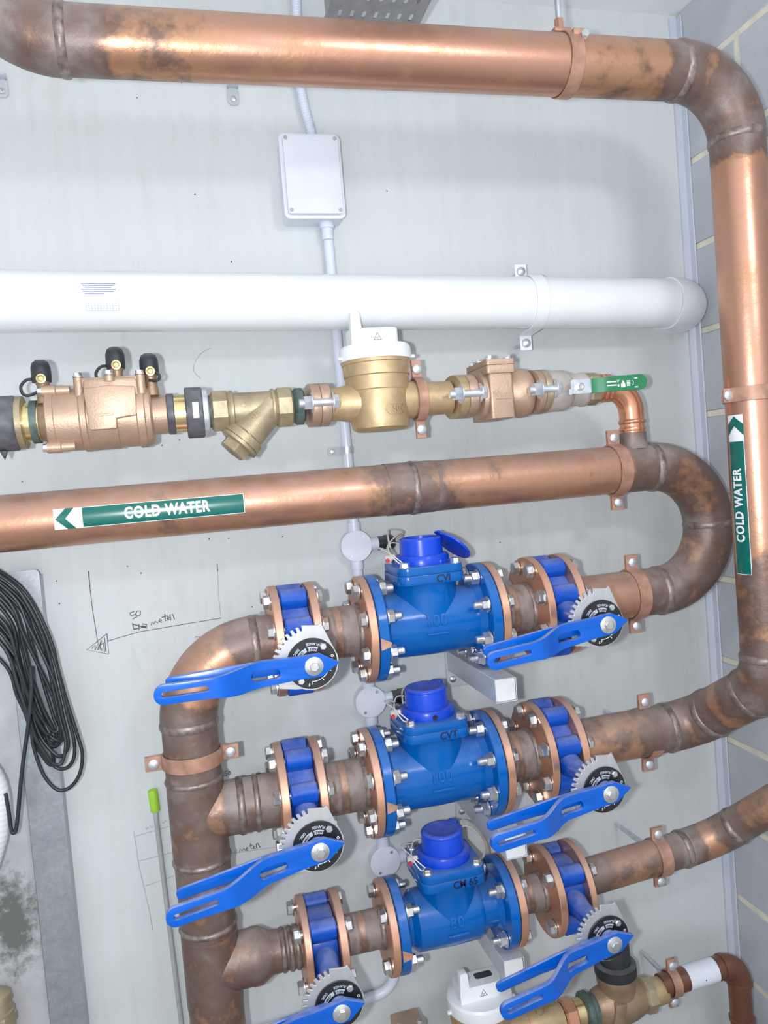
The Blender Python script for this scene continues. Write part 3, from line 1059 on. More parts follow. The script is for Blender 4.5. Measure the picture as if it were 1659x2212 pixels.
def dial_text(txt, r, a, size, flip=PI):
    """letters on an arc; a = centre angle in degrees (0 = right, 90 = up)"""
    key = (txt, r, a)
    if key in T_DIAL:
        return T_DIAL[key]

    def fn(c):
        ang = math.radians(a)-c.x/r
        rr = r+c.y
        return V((rr*math.cos(ang), 0, rr*math.sin(ang)))
    me = text_mesh(txt, size, 0, 0.0002, None, fn)
    T_DIAL[key] = me
    return me


def dial_text_in(txt, r, a, size):
    """letters read from the dial's far side: tops towards the centre"""
    key = (txt, r, a, 'in')
    if key in T_DIAL:
        return T_DIAL[key]

    def fn(c):
        ang = math.radians(a)+c.x/r
        rr = r-c.y
        return V((rr*math.cos(ang), 0, rr*math.sin(ang)))
    me = text_mesh(txt, size, 0, 0.0002, None, fn)
    T_DIAL[key] = me
    return me


def arc_band(r0, r1, a0, a1, n=12):
    return arc(0, 0, r1, a0, a1, n)+arc(0, 0, r0, a1, a0, n)


def lever_meshes(crank):
    outline = [(-0.043, 0.0), (-0.012, 0.019), (0.03, 0.0185), (0.08, 0.0205), (0.13, 0.0170), (0.165, 0.0145), (0.20, 0.0150)]
    outline += [(x, y) for x, y in arc(0.239, 0.0, 0.0155, 90, -90, 10)]
    outline += [(0.20, -0.0155), (0.165, -0.017), (0.12, -0.0235), (0.07, -0.0215), (0.03, -0.019), (-0.012, -0.019)]
    holes = [list(reversed(obround(0.056, 0.104, 0.017, -0.003))), list(reversed(obround(0.172, 0.243, 0.0095, 0)))]

    def bend(c):
        t = min(1, max(0, (c.x-0.085)/0.075))
        t = t*t*(3-2*t)
        return V((-c.x, c.y-crank*t, c.z))
    m = MB()
    m.prism(outline, holes, (0, 0, 0), (1, 0, 0), (0, 0, 1), (0, -0.0105, 0))
    a = m.mesh('lever', bevel=0.0026, seg=2, cuts=(0, frange(0.08, 0.165, 8)), fn=bend)
    m = MB()
    o2 = [(0.02, 0.012), (0.10, 0.014), (0.15, 0.0125), (0.232, 0.0105), (0.238, 0.006), (0.238, -0.004), (0.232, -0.008), (0.15, -0.008), (0.10, -0.012), (0.02, -0.012)]
    m.prism([(-x, y) for x, y in o2], (), (0, 0.012, 0.003), (1, 0, 0), (0, 0, 1), (0, -0.008, 0))
    b_ = m.mesh('trigger', bevel=0.0016, seg=2)
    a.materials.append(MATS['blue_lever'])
    b_.materials.append(MATS['blue_lever'])
    return a, b_


LEV, TRG = lever_meshes(0.042)


def notch_mesh():
    pts = []
    n = 10
    for k in range(n):                      # teeth over the upper left
        a = 96+(188-96)*k/n
        da = (188-96)/n
        for aa, rr in ((a, 0.0655), (a+da*0.5, 0.0665), (a+da*0.58, 0.0575), (a+da*0.92, 0.0575)):
            pts.append((rr*math.cos(math.radians(aa)), rr*math.sin(math.radians(aa))))
    pts += [(-0.060, -0.012), (-0.058, -0.036), (-0.030, -0.041)]
    pts += arc(0, 0, 0.046, 245, 370, 14)
    pts += [(0.021, 0.066), (0.016, 0.0625)]
    m = MB()
    m.prism(pts, [list(reversed(arc(0, 0, 0.012, 0, 340, 12)))], (0, 0, 0), (1, 0, 0), (0, 0, 1), (0, 0.0045, 0))
    me = m.mesh('notch_plate', bevel=0.0005, seg=1)
    me.materials.append(MATS['grey_plate'])
    return me


NOTCH = notch_mesh()


def butterfly(label, xc, zc, R, nb, pcd, stem, tilt, neck_w=1.0):
    th = thing('butterfly_valve', label, 'valve', (xc, PY, zc), 'blue butterfly valves')
    hb = 0.026
    rin = pcd/2-0.036
    rout = pcd/2-0.008
    m = MB()
    m.ring(-hb, hb, rin, rout, n=64)
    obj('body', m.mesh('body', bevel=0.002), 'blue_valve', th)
    for k in range(nb):
        a = 2*PI*(k+0.5)/nb
        m = MB().lathe([(-hb, 0.0175), (-hb+0.003, 0.0208), (hb-0.003, 0.0208), (hb, 0.0175)], (0, pcd/2*math.cos(a), pcd/2*math.sin(a)), 'X', 24)
        obj('bolt_lug', m.mesh('bolt_lug'), 'blue_valve', th)
        for sgn in (-1, 1):
            o = obj('bolt', BOLT_HEAD, None, th, (sgn*(hb+0.0185), pcd/2*math.cos(a), pcd/2*math.sin(a)), (a*1.7, 0, 0 if sgn < 0 else PI))
    # disc inside
    m = MB().lathe([(-0.006, rin-0.002), (0.006, rin-0.002)], ax='X', n=40)
    obj('disc', m.mesh('disc', bevel=0.002), 'steel', th)
    # neck towards the room
    y1 = -(stem-0.022)
    m = MB()
    m.lathe([(rout-0.008, 0.024), (rout+0.015, 0.0245), (rout+0.035, 0.020), (-y1-0.022, 0.0175), (-y1-0.012, 0.022), (-y1-0.010, 0.032), (-y1, 0.032)], ax=(0, -1, 0), n=28)
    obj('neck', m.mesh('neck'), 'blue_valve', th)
    yp = y1-0.0045
    obj('notch_plate', NOTCH, None, th, (0, yp, 0))
    m = MB().lathe([(0, 0.043), (0.0025, 0.043), (0.003, 0.0425)], (0, yp-0.0003, 0), (0, -1, 0), 56)
    dial = obj('dial', m.mesh('dial'), 'black_dial', th)
    yd = yp-0.0038
    m = MB()
    m.prism(arc_band(0.0215, 0.0285, 64, 102), (), (0, yd, 0), d=(0, 0.0006, 0))
    m.prism(arc_band(0.0215, 0.0285, 108, 165), (), (0, yd, 0), d=(0, 0.0006, 0))
    obj('dial_window', m.mesh('dial_window'), 'print_grey', dial)
    m = MB()
    m.prism(arc_band(0.0300, 0.0312, -95, -28), (), (0, yd, 0), d=(0, 0.0006, 0))
    for a in (-95, -60, -28, 6):
        c_, s_ = math.cos(math.radians(a)), math.sin(math.radians(a))
        m.prism([(0.030*c_-0.0006*s_, 0.030*s_+0.0006*c_), (0.030*c_+0.0006*s_, 0.030*s_-0.0006*c_), (0.0355*c_+0.0006*s_, 0.0355*s_-0.0006*c_), (0.0355*c_-0.0006*s_, 0.0355*s_+0.0006*c_)], (), (0, yd, 0), d=(0, 0.0006, 0))
    obj('dial_scale', m.mesh('dial_scale'), 'print_white', dial)
    for txt, rr, aa, sz in (('FLANGE', 0.0335, 84, 0.0062), ('DISC', 0.0335, 138, 0.0062)):
        obj('dial_lettering', dial_text_in(txt, rr, aa, sz), 'print_grey', dial, (0, yd+0.0003, 0))
    for txt, rr, aa, sz in (('O', 0.0365, 14, 0.0062), ('S', 0.0365, -102, 0.0062)):
        obj('dial_lettering', dial_text_in(txt, rr, aa, sz), 'print_white', dial, (0, yd+0.0003, 0))
    for txt, aa in (('TABLE E', 83), ('CF8M', 137)):
        obj('dial_lettering', dial_text_in(txt, 0.025, aa, 0.0052), 'print_dark', dial, (0, yd-0.0003, 0))
    for a in (52, 232):
        m = MB().lathe([(0, 0.0065), (0.004, 0.0065), (0.0055, 0.005)], (0.034*math.cos(math.radians(a)), yp-0.003, 0.034*math.sin(math.radians(a))), (0, -1, 0), 6)
        obj('screw', m.mesh('screw'), 'steel', th)
    m = MB().lathe([(0, 0.017), (0.010, 0.016)], (0, yp-0.003, 0), (0, -1, 0), 28)
    obj('stem_hub', m.mesh('stem_hub'), 'blue_lever', th)
    lv = obj('lever', LEV, None, th, (0, yp-0.0135, 0), (0, -math.radians(tilt), 0))
    obj('trigger', TRG, None, th, (0, yp-0.0135, 0), (0, -math.radians(tilt), 0))
    m = MB()
    m.lathe([(0, 0.0158), (0.002, 0.0158), (0.0026, 0.015)], (0, -0.0107, 0), (0, -1, 0), 28)
    m.lathe([(0.0026, 0.0085), (0.007, 0.0085), (0.008, 0.0072)], (0, -0.0107, 0), (0, -1, 0), 6)
    obj('stem_bolt', m.mesh('stem_bolt'), 'steel', lv)
    return th


BF = [('blue butterfly valve at left of the topmost meter, lever over the elbow', 0.172, Z1, 0.1075, 8, 0.178, 0.245, 0.5),
      ('blue butterfly valve at right of the topmost meter, below the return bend', 0.714, Z1, 0.1075, 8, 0.178, 0.245, 6),
      ('blue butterfly valve at left of the middle meter, lever across the riser', 0.155, Z2, 0.1075, 8, 0.178, 0.245, 9),
      ('blue butterfly valve at right of the middle meter', 0.696, Z2, 0.1075, 8, 0.178, 0.245, 6.5),
      ('blue butterfly valve at left of the lowest meter, cut by the bottom edge', 0.171, Z3, 0.0925, 4, 0.146, 0.215, 9),
      ('blue butterfly valve at right of the lowest meter, above the black cap', 0.698, Z3, 0.0925, 4, 0.146, 0.215, 10.5)]
for a in BF:
    butterfly(*a)
for i, zc in enumerate((Z1, Z2, Z3)):
    r = RM if i < 2 else 0.0382
    R = 0.1075 if i < 2 else 0.0925
    nb = 8 if i < 2 else 4
    nm = ('topmost', 'middle', 'lowest')[i]
    xl, xr = BF[2*i][1]+0.0275, BF[2*i+1][1]-0.0275
    h = 0.125
    spool('flanged copper spool between left valve and the %s blue meter' % nm, xl, MX[i]-h-0.0015, zc, r, R, nb)
    spool('flanged copper spool between the %s blue meter and right valve' % nm, MX[i]+h+0.0015, xr, zc, r, R, nb)

# ------------------------------------------------------------------ clips on the copper
clip('copper clip on the middle main beside the small riser tee', (0.898, PY, ZM), RM, rod=0.125)
clip('copper clip on the topmost row below the return bend', (0.922, PY, Z1), RM, rod=0.125)
clip('copper clip on the middle row next to the right valve', (0.930, PY, Z2), RM, rod=0.125)
clip('copper clip on the slim outlet pipe of the lowest row', (0.940, PY, 0.598), 0.0385, rod=0.138, tab=0.028)
clip('copper clip with side tabs on the left vertical riser', (RX, PY, 0.993), RM+0.001, 'Z', rod=0.124)
clip('copper clip around the tall right vertical pipe', (1.094, TOPY, 1.60), RM, 'Z', rod=0, tab=0.016)
# hanger on the overhead main
th = thing('pipe_hanger', 'copper hanger with threaded rod holding the overhead main', 'pipe hanger', (0.735, TOPY, 2.22))
m = MB()
m.ring(-0.013, 0.013, RM+0.0006, RM+0.0036, n=56)
obj('band', m.mesh('band', bevel=0.0008, seg=1), 'clip_copper', th, (0, 0, 0), (0, 0, math.radians(0)))
m = MB().box((0.012, -0.040, 0.037), (0.030, 0.012, 0.012))
m.box((-0.006, 0, RM+0.006), (0.034, 0.03, 0.008))
obj('ear', m.mesh('ear', bevel=0.002), 'clip_copper', th)
m = MB().lathe([(0, 0.009), (0.007, 0.009), (0.009, 0.007)], (0.016, -0.046, 0.030), (0, -1, 0), 6)
obj('bolt', m.mesh('bolt'), 'steel', th)
m = MB().lathe([(RM+0.009, 0.0095), (RM+0.030, 0.0095)], (-0.006, 0, 0), 'Z', 6)
obj('rod_nut', m.mesh('rod_nut'), 'clip_copper', th)
m = MB().lathe([(RM+0.03, 0.0052), (0.34, 0.0052)], (-0.006, 0, 0), 'Z', 14)
obj('rod', m.mesh('rod'), 'zinc', th)

# ------------------------------------------------------------------ white drain pipe and its saddle
th = thing('white_pipe', 'large white plastic pipe running across the wall', 'pipe', (0.0, -0.14, 1.862))
o_ = V((0.0, -0.14, 1.862))
secs = fillet([V((-0.75, -0.165, 1.882))-o_, V((1.175, -0.098, 1.842))-o_, V((1.178, 0.0, 1.842))-o_], [0.070])
for nm, p in secs:
    m = MB().tube(p, 0.0555 if nm == 'pipe' else 0.0590, 56)
    obj(nm, m.mesh(nm, angle=50), 'pvc_white', th)


def pvc(c):
    t = (c.x+0.75)/1.925
    yc, zc = -0.165+0.067*t, 1.882-0.040*t
    R = 0.0562
    a = c.y/R
    return V((c.x, yc-R*math.cos(a), zc+R*math.sin(a)))-o_


lab = obj('product_label', conform([[(-0.162, -0.030), (-0.092, -0.030), (-0.092, 0.027), (-0.162, 0.027)]], pvc), 'cap_white', th, label='white printed label with a small table')
m_l = []
for k in range(6):
    zt = 0.022-k*0.0038
    x0 = -0.157+0.003*(k % 3)
    m_l.append([(x0, zt), (-0.097-0.004*((k*7) % 3)-(0.012 if k == 5 else 0), zt), (-0.097-0.004*((k*7) % 3)-(0.012 if k == 5 else 0), zt-0.0018), (x0, zt-0.0018)])
obj('fine_print', conform(m_l, lambda c: pvc(c)+V((0, -0.0005, 0))), 'label_ink', lab)
g = []
for k in range(5):
    zt = -0.011-k*0.0042
    g.append([(-0.152, zt), (-0.095, zt), (-0.095, zt-0.0005), (-0.152, zt-0.0005)])
for k in range(12):
    xx = -0.152+k*0.0518/10
    g.append([(xx, -0.028), (xx+0.0005, -0.028), (xx+0.0005, -0.011), (xx, -0.011)])
obj('print_table', conform(g, lambda c: pvc(c)+V((0, -0.0005, 0))), 'label_ink', lab)

th = thing('pipe_saddle', 'white plastic saddle strap bolted over the large white pipe', 'pipe clip', (0.765, -0.112, 1.851))
R0, R1 = 0.0563, 0.0600
poly = [(R0, 0.040), (R0, 0.0)]
outl = [(R1*math.cos(a), R1*math.sin(a)) for a in [PI*i/24 for i in range(25)]]
inl = [(R0*math.cos(a), R0*math.sin(a)) for a in [PI*i/24 for i in range(25)]]
poly = [(R1+0.001, -0.050), (R1+0.036, -0.050), (R1+0.036, -0.046), (R1+0.004, -0.046)]+outl+[(-R1-0.004, -0.046), (-R1-0.036, -0.046), (-R1-0.036, -0.050), (-R1-0.001, -0.050)]+[(-R0, -0.040)]+list(reversed(inl))+[(R0, -0.040)]
m = MB().prism(poly, (), (-0.014, 0, 0), (0, 0, 1), (0, -1, 0), (0.028, 0, 0))
obj('strap', m.mesh('strap', bevel=0.0008, seg=1), 'pvc_white', th)
for s in (1, -1):
    m = MB().lathe([(-0.06, 0.004), (0.0, 0.004), (0, 0.0105), (0.005, 0.0095), (0.008, 0.005), (0.0085, 0)], (0, 0.046, s*(R1+0.020)), (0, -1, 0), 20)
    obj('bolt', m.mesh('bolt'), 'zinc', th)

# ------------------------------------------------------------------ electrical box, conduit and round junction boxes
th = thing('junction_box', 'pale grey rectangular electrical box with four corner screws', 'electrical box', (0.311, 0, 2.14))
m = MB().prism(rrect(0.126, 0.172, 0.010), (), (0, 0, 0), (1, 0, 0), (0, 0, 1), (0, -0.050, 0))
obj('base', m.mesh('base', bevel=0.0015, seg=1), 'box_plastic', th)
m = MB().prism(rrect(0.130, 0.176, 0.012), (), (-0.001, -0.050, 0), (1, 0, 0), (0, 0, 1), (0, -0.009, 0))
obj('rim', m.mesh('rim', bevel=0.002), 'box_plastic', th)
m = MB().prism(rrect(0.116, 0.162, 0.006), (), (-0.001, -0.059, 0), (1, 0, 0), (0, 0, 1), (0, -0.012, 0))
obj('lid', m.mesh('lid', bevel=0.002), 'box_plastic', th)
for sx in (-1, 1):
    for sz in (-1, 1):
        m = MB().lathe([(0, 0.0042), (0.0012, 0.0042), (0.0014, 0.002), (0.0008, 0)], (-0.001+sx*0.052, -0.0709, sz*0.074), (0, -1, 0), 14)
        obj('screw', m.mesh('screw'), 'rod_grey', th)
m = MB().lathe([(-0.086, 0.016), (-0.098, 0.016), (-0.098, 0.0125), (-0.122, 0.0125), (-0.122, 0.0105)], (0.028, -0.022, 0), 'Z', 24)
obj('gland', m.mesh('gland'), 'conduit', th)

CXX = 0.344


def conduit(label, pts, rad=0.03, group='white conduit lengths'):
    b0 = V(pts[-1])
    th = thing('conduit', label, 'conduit', b0, group)
    for nm, p in fillet([V(q)-b0 for q in pts], rad):
        m = MB().tube(p, 0.0112, 24)
        obj('tube' if nm == 'pipe' else 'bend', m.mesh(nm), 'conduit', th)
    return th


conduit('white conduit from the rectangular box down to the top round box', [(CXX-0.003, -0.016, 2.022), (CXX, -0.016, 1.392)])
conduit('white conduit between the top and middle round boxes', [(CXX, -0.016, 1.308), (CXX+0.002, -0.016, 1.042)])
conduit('white conduit between the middle and lowest round boxes', [(CXX+0.002, -0.016, 0.958), (CXX+0.005, -0.016, 0.676)])
conduit('white conduit bending left below the lowest round box', [(CXX+0.005, -0.016, 0.592), (CXX+0.008, -0.016, 0.330), (-0.3, -0.016, 0.29)], 0.05)
for k, (zz, nm) in enumerate(((1.35, 'top'), (1.0, 'middle'), (0.634, 'lowest'))):
    x0 = CXX+0.0025*k
    th = thing('round_junction_box', 'round pale conduit box behind the meters, %s of the three' % nm, 'electrical box', (x0, 0, zz), 'round conduit boxes')
    m = MB().lathe([(0, 0.0345), (0.026, 0.0345)], ax=(0, -1, 0), n=48)
    for d in ((0, 0, 1), (0, 0, -1), (1, 0, 0)):
        m.lathe([(0.030, 0.0142), (0.052, 0.0142)], (0, -0.016, 0), d, 24)
    obj('body', m.mesh('body'), 'conduit', th)
    m = MB().lathe([(0.0262, 0.0350), (0.0292, 0.0350), (0.0305, 0.0335)], ax=(0, -1, 0), n=48)
    obj('lid', m.mesh('lid'), 'box_plastic', th)
    for a in (55, 235):
        m = MB().lathe([(0, 0.0036), (0.001, 0.0036), (0.0008, 0)], (0.026*math.cos(math.radians(a)), -0.0305, 0.026*math.sin(math.radians(a))), (0, -1, 0), 12)
        obj('screw', m.mesh('screw'), 'zinc', th)
    m = MB().lathe([(0.051, 0.0155), (0.066, 0.0155), (0.066, 0.0175), (0.080, 0.0175), (0.086, 0.014), (0.090, 0.010)], (0, -0.016, 0), 'X', 12)
    obj('cable_gland', m.mesh('cable_gland'), 'black_rubber', th)
    # signal lead to the meter register
    xm, zm = MX[k]-x0, (Z1, Z2, Z3)[k]-zz
    m = MB()
    for j in range(2):
        pts = [V((0.088, -0.016, 0.003*j)), V((0.105, -0.035-0.01*j, 0.012+0.01*j)), V((0.085-0.02*j, -0.075, 0.020+0.012*j)), V((0.055, -0.10, 0.004+0.01*j)), V((0.045+0.01*j, -0.125, -0.012)), V((xm-0.050, -0.165, zm+0.132))]
        sm = []
        for i in range(len(pts)-1):
            p0, p1, p2, p3 = pts[max(0, i-1)], pts[i], pts[i+1], pts[min(len(pts)-1, i+2)]
            for q in range(6):
                t = q/6
                sm.append(0.5*((2*p1)+(p2-p0)*t+(2*p0-5*p1+4*p2-p3)*t*t+(3*p1-p0-3*p2+p3)*t**3))
        sm.append(pts[-1])
        m.tube(sm, 0.0019, 8)
    obj('signal_lead', m.mesh('signal_lead'), 'wire', th)

th = thing('flexible_conduit', 'ribbed white flexible conduit rising from the rectangular box', 'conduit', (0.325, -0.02, 2.228))
pts = [V((0, 0, 0)), V((-0.004, 0, 0.03)), V((-0.012, 0, 0.07)), V((-0.018, 0, 0.12)), V((-0.016, 0, 0.2)), V((-0.008, 0, 0.33))]
dense, rr = [], []
for i in range(len(pts)-1):
    n = int((pts[i+1]-pts[i]).length/0.0012)
    for q in range(n):
        dense.append(pts[i].lerp(pts[i+1], q/n))
        rr.append(0.0098+0.0013*math.sin(len(dense)*1.35))
m = MB().tube(dense, rr, 18)
obj('ribbed_tube', m.mesh('ribbed_tube', angle=80), 'conduit', th)
th = thing('conduit_clip', 'small clear clip holding the conduit below the brass meter', 'clip', (CXX-0.001, 0, 1.562))
m = MB().ring(-0.008, 0.008, 0.0116, 0.0136, (0, -0.016, 0), 'Z', 24)
obj('loop', m.mesh('loop'), 'zinc', th)
m = MB().prism(rrect(0.030, 0.020, 0.004), (), (-0.026, -0.0005, 0), (1, 0, 0), (0, 0, 1), (0, -0.003, 0))
obj('tab', m.mesh('tab'), 'clear_plastic', th)
m = MB().lathe([(0, 0.006), (0.003, 0.005), (0.004, 0)], (-0.030, -0.0035, 0), (0, -1, 0), 12)
obj('screw', m.mesh('screw'), 'steel', th)
for xx, lb in ((0.165, 'clear pipe strap tab with screw below the overhead main'), (-0.288, 'clear pipe strap tab at the left photo edge under the elbow')):
    th = thing('strap_tab', lb, 'clip', (xx, 0, 2.326))
    m = MB().prism(rrect(0.024, 0.036, 0.009), (), (0, -0.0005, 0), (1, 0, 0), (0, 0, 1), (0, -0.004, 0))
    obj('tab', m.mesh('tab', bevel=0.001, seg=1), 'clear_plastic', th)
    m = MB().lathe([(0, 0.006), (0.003, 0.0055), (0.005, 0)], (0, -0.0045, -0.006), (0, -1, 0), 14)
    obj('screw', m.mesh('screw'), 'steel', th)
    m = MB().box((0, -0.012, 0.019), (0.024, 0.022, 0.004))
    obj('strap_end', m.mesh('strap_end'), 'zinc', th)

# ------------------------------------------------------------------ overhead slotted tray
th = thing('cable_tray', 'slotted metal cable tray overhead at the top edge', 'cable tray', (0.438, -0.17, 2.40))
holes = []
for j in range(10):
    for k in range(7):
        xx = -0.072+k*0.024
        yy = -0.022-j*0.055
        holes.append(list(reversed([(xx+p[1], yy+p[0]) for p in obround(-0.0125, 0.0125, 0.0075, 0, 4)])))
m = MB().prism([(-0.094, 0), (0.094, 0), (0.094, -0.62), (-0.094, -0.62)], holes, (0, 0, 0), (1, 0, 0), (0, 1, 0), (0, 0, 0.002))
obj('perforated_floor', m.mesh('perforated_floor'), 'tray_metal', th)
for s in (-1, 1):
    m = MB().box((s*0.095, -0.31, 0.025), (0.002, 0.62, 0.05))
    obj('side_rail', m.mesh('side_rail'), 'tray_metal', th)
m = MB().box((0, 0.004, 0.004), (0.195, 0.010, 0.012))
obj('end_lip', m.mesh('end_lip', bevel=0.002), 'tray_metal', th)
for s in (-1, 1):
    m = MB().lathe([(0.0, 0.004), (0.158, 0.004)], (s*0.08, -0.30, 0.002), 'Z', 10)
    obj('drop_rod', m.mesh('drop_rod'), 'zinc', th)

# ------------------------------------------------------------------ support brackets under the meters
for k, (zt, lb) in enumerate(((Z1-0.1075, 'topmost'), (Z2-0.1075, 'middle'), (Z3-0.0925, 'lowest'))):
    ln = (0.30, 0.30, 0.24)[k]
    xb = (0.560, 0.556, 0.556)[k]
    th = thing('support_bracket', 'pale grey steel bracket arm under the %s blue meter' % lb, 'bracket', (xb, 0, zt-0.024), 'steel meter brackets')
    m = MB().box((0, -0.003, -0.012), (0.052, 0.006, 0.105))
    obj('wall_plate', m.mesh('wall_plate', bevel=0.001, seg=1), 'bracket_paint', th)
    m = MB()
    m.prism([(-0.0225, -0.0235), (0.0225, -0.0235), (0.0225, 0.0235), (-0.0225, 0.0235)], [list(reversed([(-0.0205, -0.0215), (0.0205, -0.0215), (0.0205, 0.0215), (-0.0205, 0.0215)]))], (0, -0.006, 0), (1, 0, 0), (0, 0, 1), (0, -ln+0.006, 0))
    obj('arm', m.mesh('arm', bevel=0.0006, seg=1), 'bracket_paint', th)
    m = MB().prism(rrect(0.040, 0.042, 0.003), (), (-0.0015, -ln+0.004, 0.001), (1, 0, 0), (0, 0, 1), (0, -0.005, 0))
    obj('end_cap', m.mesh('end_cap'), 'bracket_end', th)
    m = MB().lathe([(0, 0.0085), (0.004, 0.007), (0.007, 0)], (-0.012, -0.006, -0.046), (0, -1, 0), 14)
    obj('anchor_bolt', m.mesh('anchor_bolt'), 'steel', th)

# ------------------------------------------------------------------ brass row
def bthing(name, label, cat, x, z=ZB, y=PY, group=None):
    return thing(name, label, cat, (x, y, z), group)


def part(th, name, prof, mat, ax='X', o=(0, 0, 0), n=40, angle=35, bev=0.0):
    m = MB().lathe(prof, o, ax, n)
    return obj(name, m.mesh(name, bevel=bev, angle=angle), mat, th)


# left grooved coupling
th = bthing('grooved_coupling', 'dark rubber-ringed coupling at the left end of the bronze valve', 'pipe fitting', -0.31)
part(th, 'clamp_ring', [(-0.028, 0.046), (-0.026, 0.0495), (0.018, 0.0495), (0.024, 0.046)], 'grey_rubber')
part(th, 'brass_collar', [(-0.06, 0.044), (-0.028, 0.046)], 'brass_dull')
part(th, 'backing_ring', [(0.024, 0.0475), (0.034, 0.0475)], 'brass_dull')
part(th, 'nipple', [(0.030, 0.0355), (0.060, 0.0355)], 'brass_bright')
part(th, 'lock_ring', [(0.046, 0.039), (0.058, 0.039)], 'verdigris')
m = MB().lathe([(0, 0.007), (0.008, 0.004), (0.016, 0.0)], (-0.004, -0.01, -0.049), (0, 0, -1), 10)
obj('sealant_drip', m.mesh('sealant_drip'), 'grey_rubber', th)

# bronze double check valve
th = bthing('double_check_valve', 'bronze double check valve with three black-capped test cocks', 'valve', -0.145)
part(th, 'inlet_collar', [(-0.108, 0.0335), (-0.100, 0.036), (-0.084, 0.040)], 'bronze_dark')
m = MB()
m.lathe([(-0.090, 0.040), (-0.090, 0.056), (-0.088, 0.0578), (-0.076, 0.0578), (-0.075, 0.0562), (-0.034, 0.0565), (-0.031, 0.0600), (-0.022, 0.0605), (-0.020, 0.0585), (0.030, 0.0585), (0.031, 0.0560), (0.064, 0.0560), (0.066, 0.0595), (0.078, 0.0590), (0.080, 0.0560),
         (0.088, 0.0545), (0.091, 0.050), (0.092, 0.037)], ax='X', n=64)
obj('body', m.mesh('body', angle=25), 'bronze', th)
m = MB()
m.prism([(-0.024, 0.0), (0.072, 0.0), (0.070, 0.060), (0.066, 0.0665), (-0.018, 0.0665), (-0.022, 0.060)], (), (0, 0.05, 0), (1, 0, 0), (0, 0, 1), (0, -0.098, 0))
obj('bonnet', m.mesh('bonnet', bevel=0.004), 'bronze', th)
m = MB()
m.prism([(-0.030, 0.052), (0.078, 0.052), (0.078, 0.0695), (-0.030, 0.0695)], (), (0, 0.045, 0), (1, 0, 0), (0, 0, 1), (0, -0.088, 0))
obj('cover', m.mesh('cover', bevel=0.003), 'bronze', th)
m = MB()
m.prism([(-0.017, -0.026), (0.030, -0.026), (0.031, -0.008), (0.066, -0.004), (0.067, 0.048), (0.022, 0.052), (-0.021, 0.048)], (), (0, -0.052, 0), (1, 0, 0), (0, 0, 1), (0, -0.010, 0))
obj('flat_panel', m.mesh('flat_panel', bevel=0.003), 'bronze', th)
m = MB()
m.prism([(-0.004, 0.0), (0.006, 0.0045), (0.006, 0.002), (0.026, 0.002), (0.026, -0.002), (0.006, -0.002), (0.006, -0.0045)],
        [list(reversed([(-0.001, 0.0), (0.0048, 0.0024), (0.0048, 0.0010), (0.0248, 0.0010), (0.0248, -0.0010), (0.0048, -0.0010), (0.0048, -0.0024)]))], (0, -0.0615, 0.0), (1, 0, 0), (0, 0, 1), (0, -0.0014, 0))
obj('flow_arrow', m.mesh('flow_arrow'), 'bronze_dark', th, label='cast arrow outline pointing left')
for x_, y_ in ((-0.030, -0.038), (0.076, -0.038), (0.024, -0.050), (-0.030, 0.03), (0.076, 0.03)):
    m = MB().lathe([(0.036 if y_ != -0.05 else 0.060, 0.0085), (0.070, 0.0085), (0.071, 0.0065)], (x_, y_, 0), 'Z', 18)
    l_ = obj('cover_lug', m.mesh('cover_lug'), 'bronze', th)
    obj('bolt', BOLT_SMALL, None, l_, (x_, y_, 0.071), (0, PI/2, 0.4))
for zz in (0.050, -0.050):
    m = MB().lathe([(-0.092, 0.0105), (-0.070, 0.0105), (-0.068, 0.0085), (-0.046, 0.0080)], (0, -0.034, zz), 'X', 18)
    l_ = obj('flange_lug', m.mesh('flange_lug'), 'bronze', th)
    obj('bolt', BOLT_SMALL, None, l_, (-0.092, -0.034, zz), (0.4, 0, 0))
part(th, 'outlet', [(0.088, 0.0365), (0.120, 0.0355), (0.126, 0.0340), (0.134, 0.0345)], 'bronze')
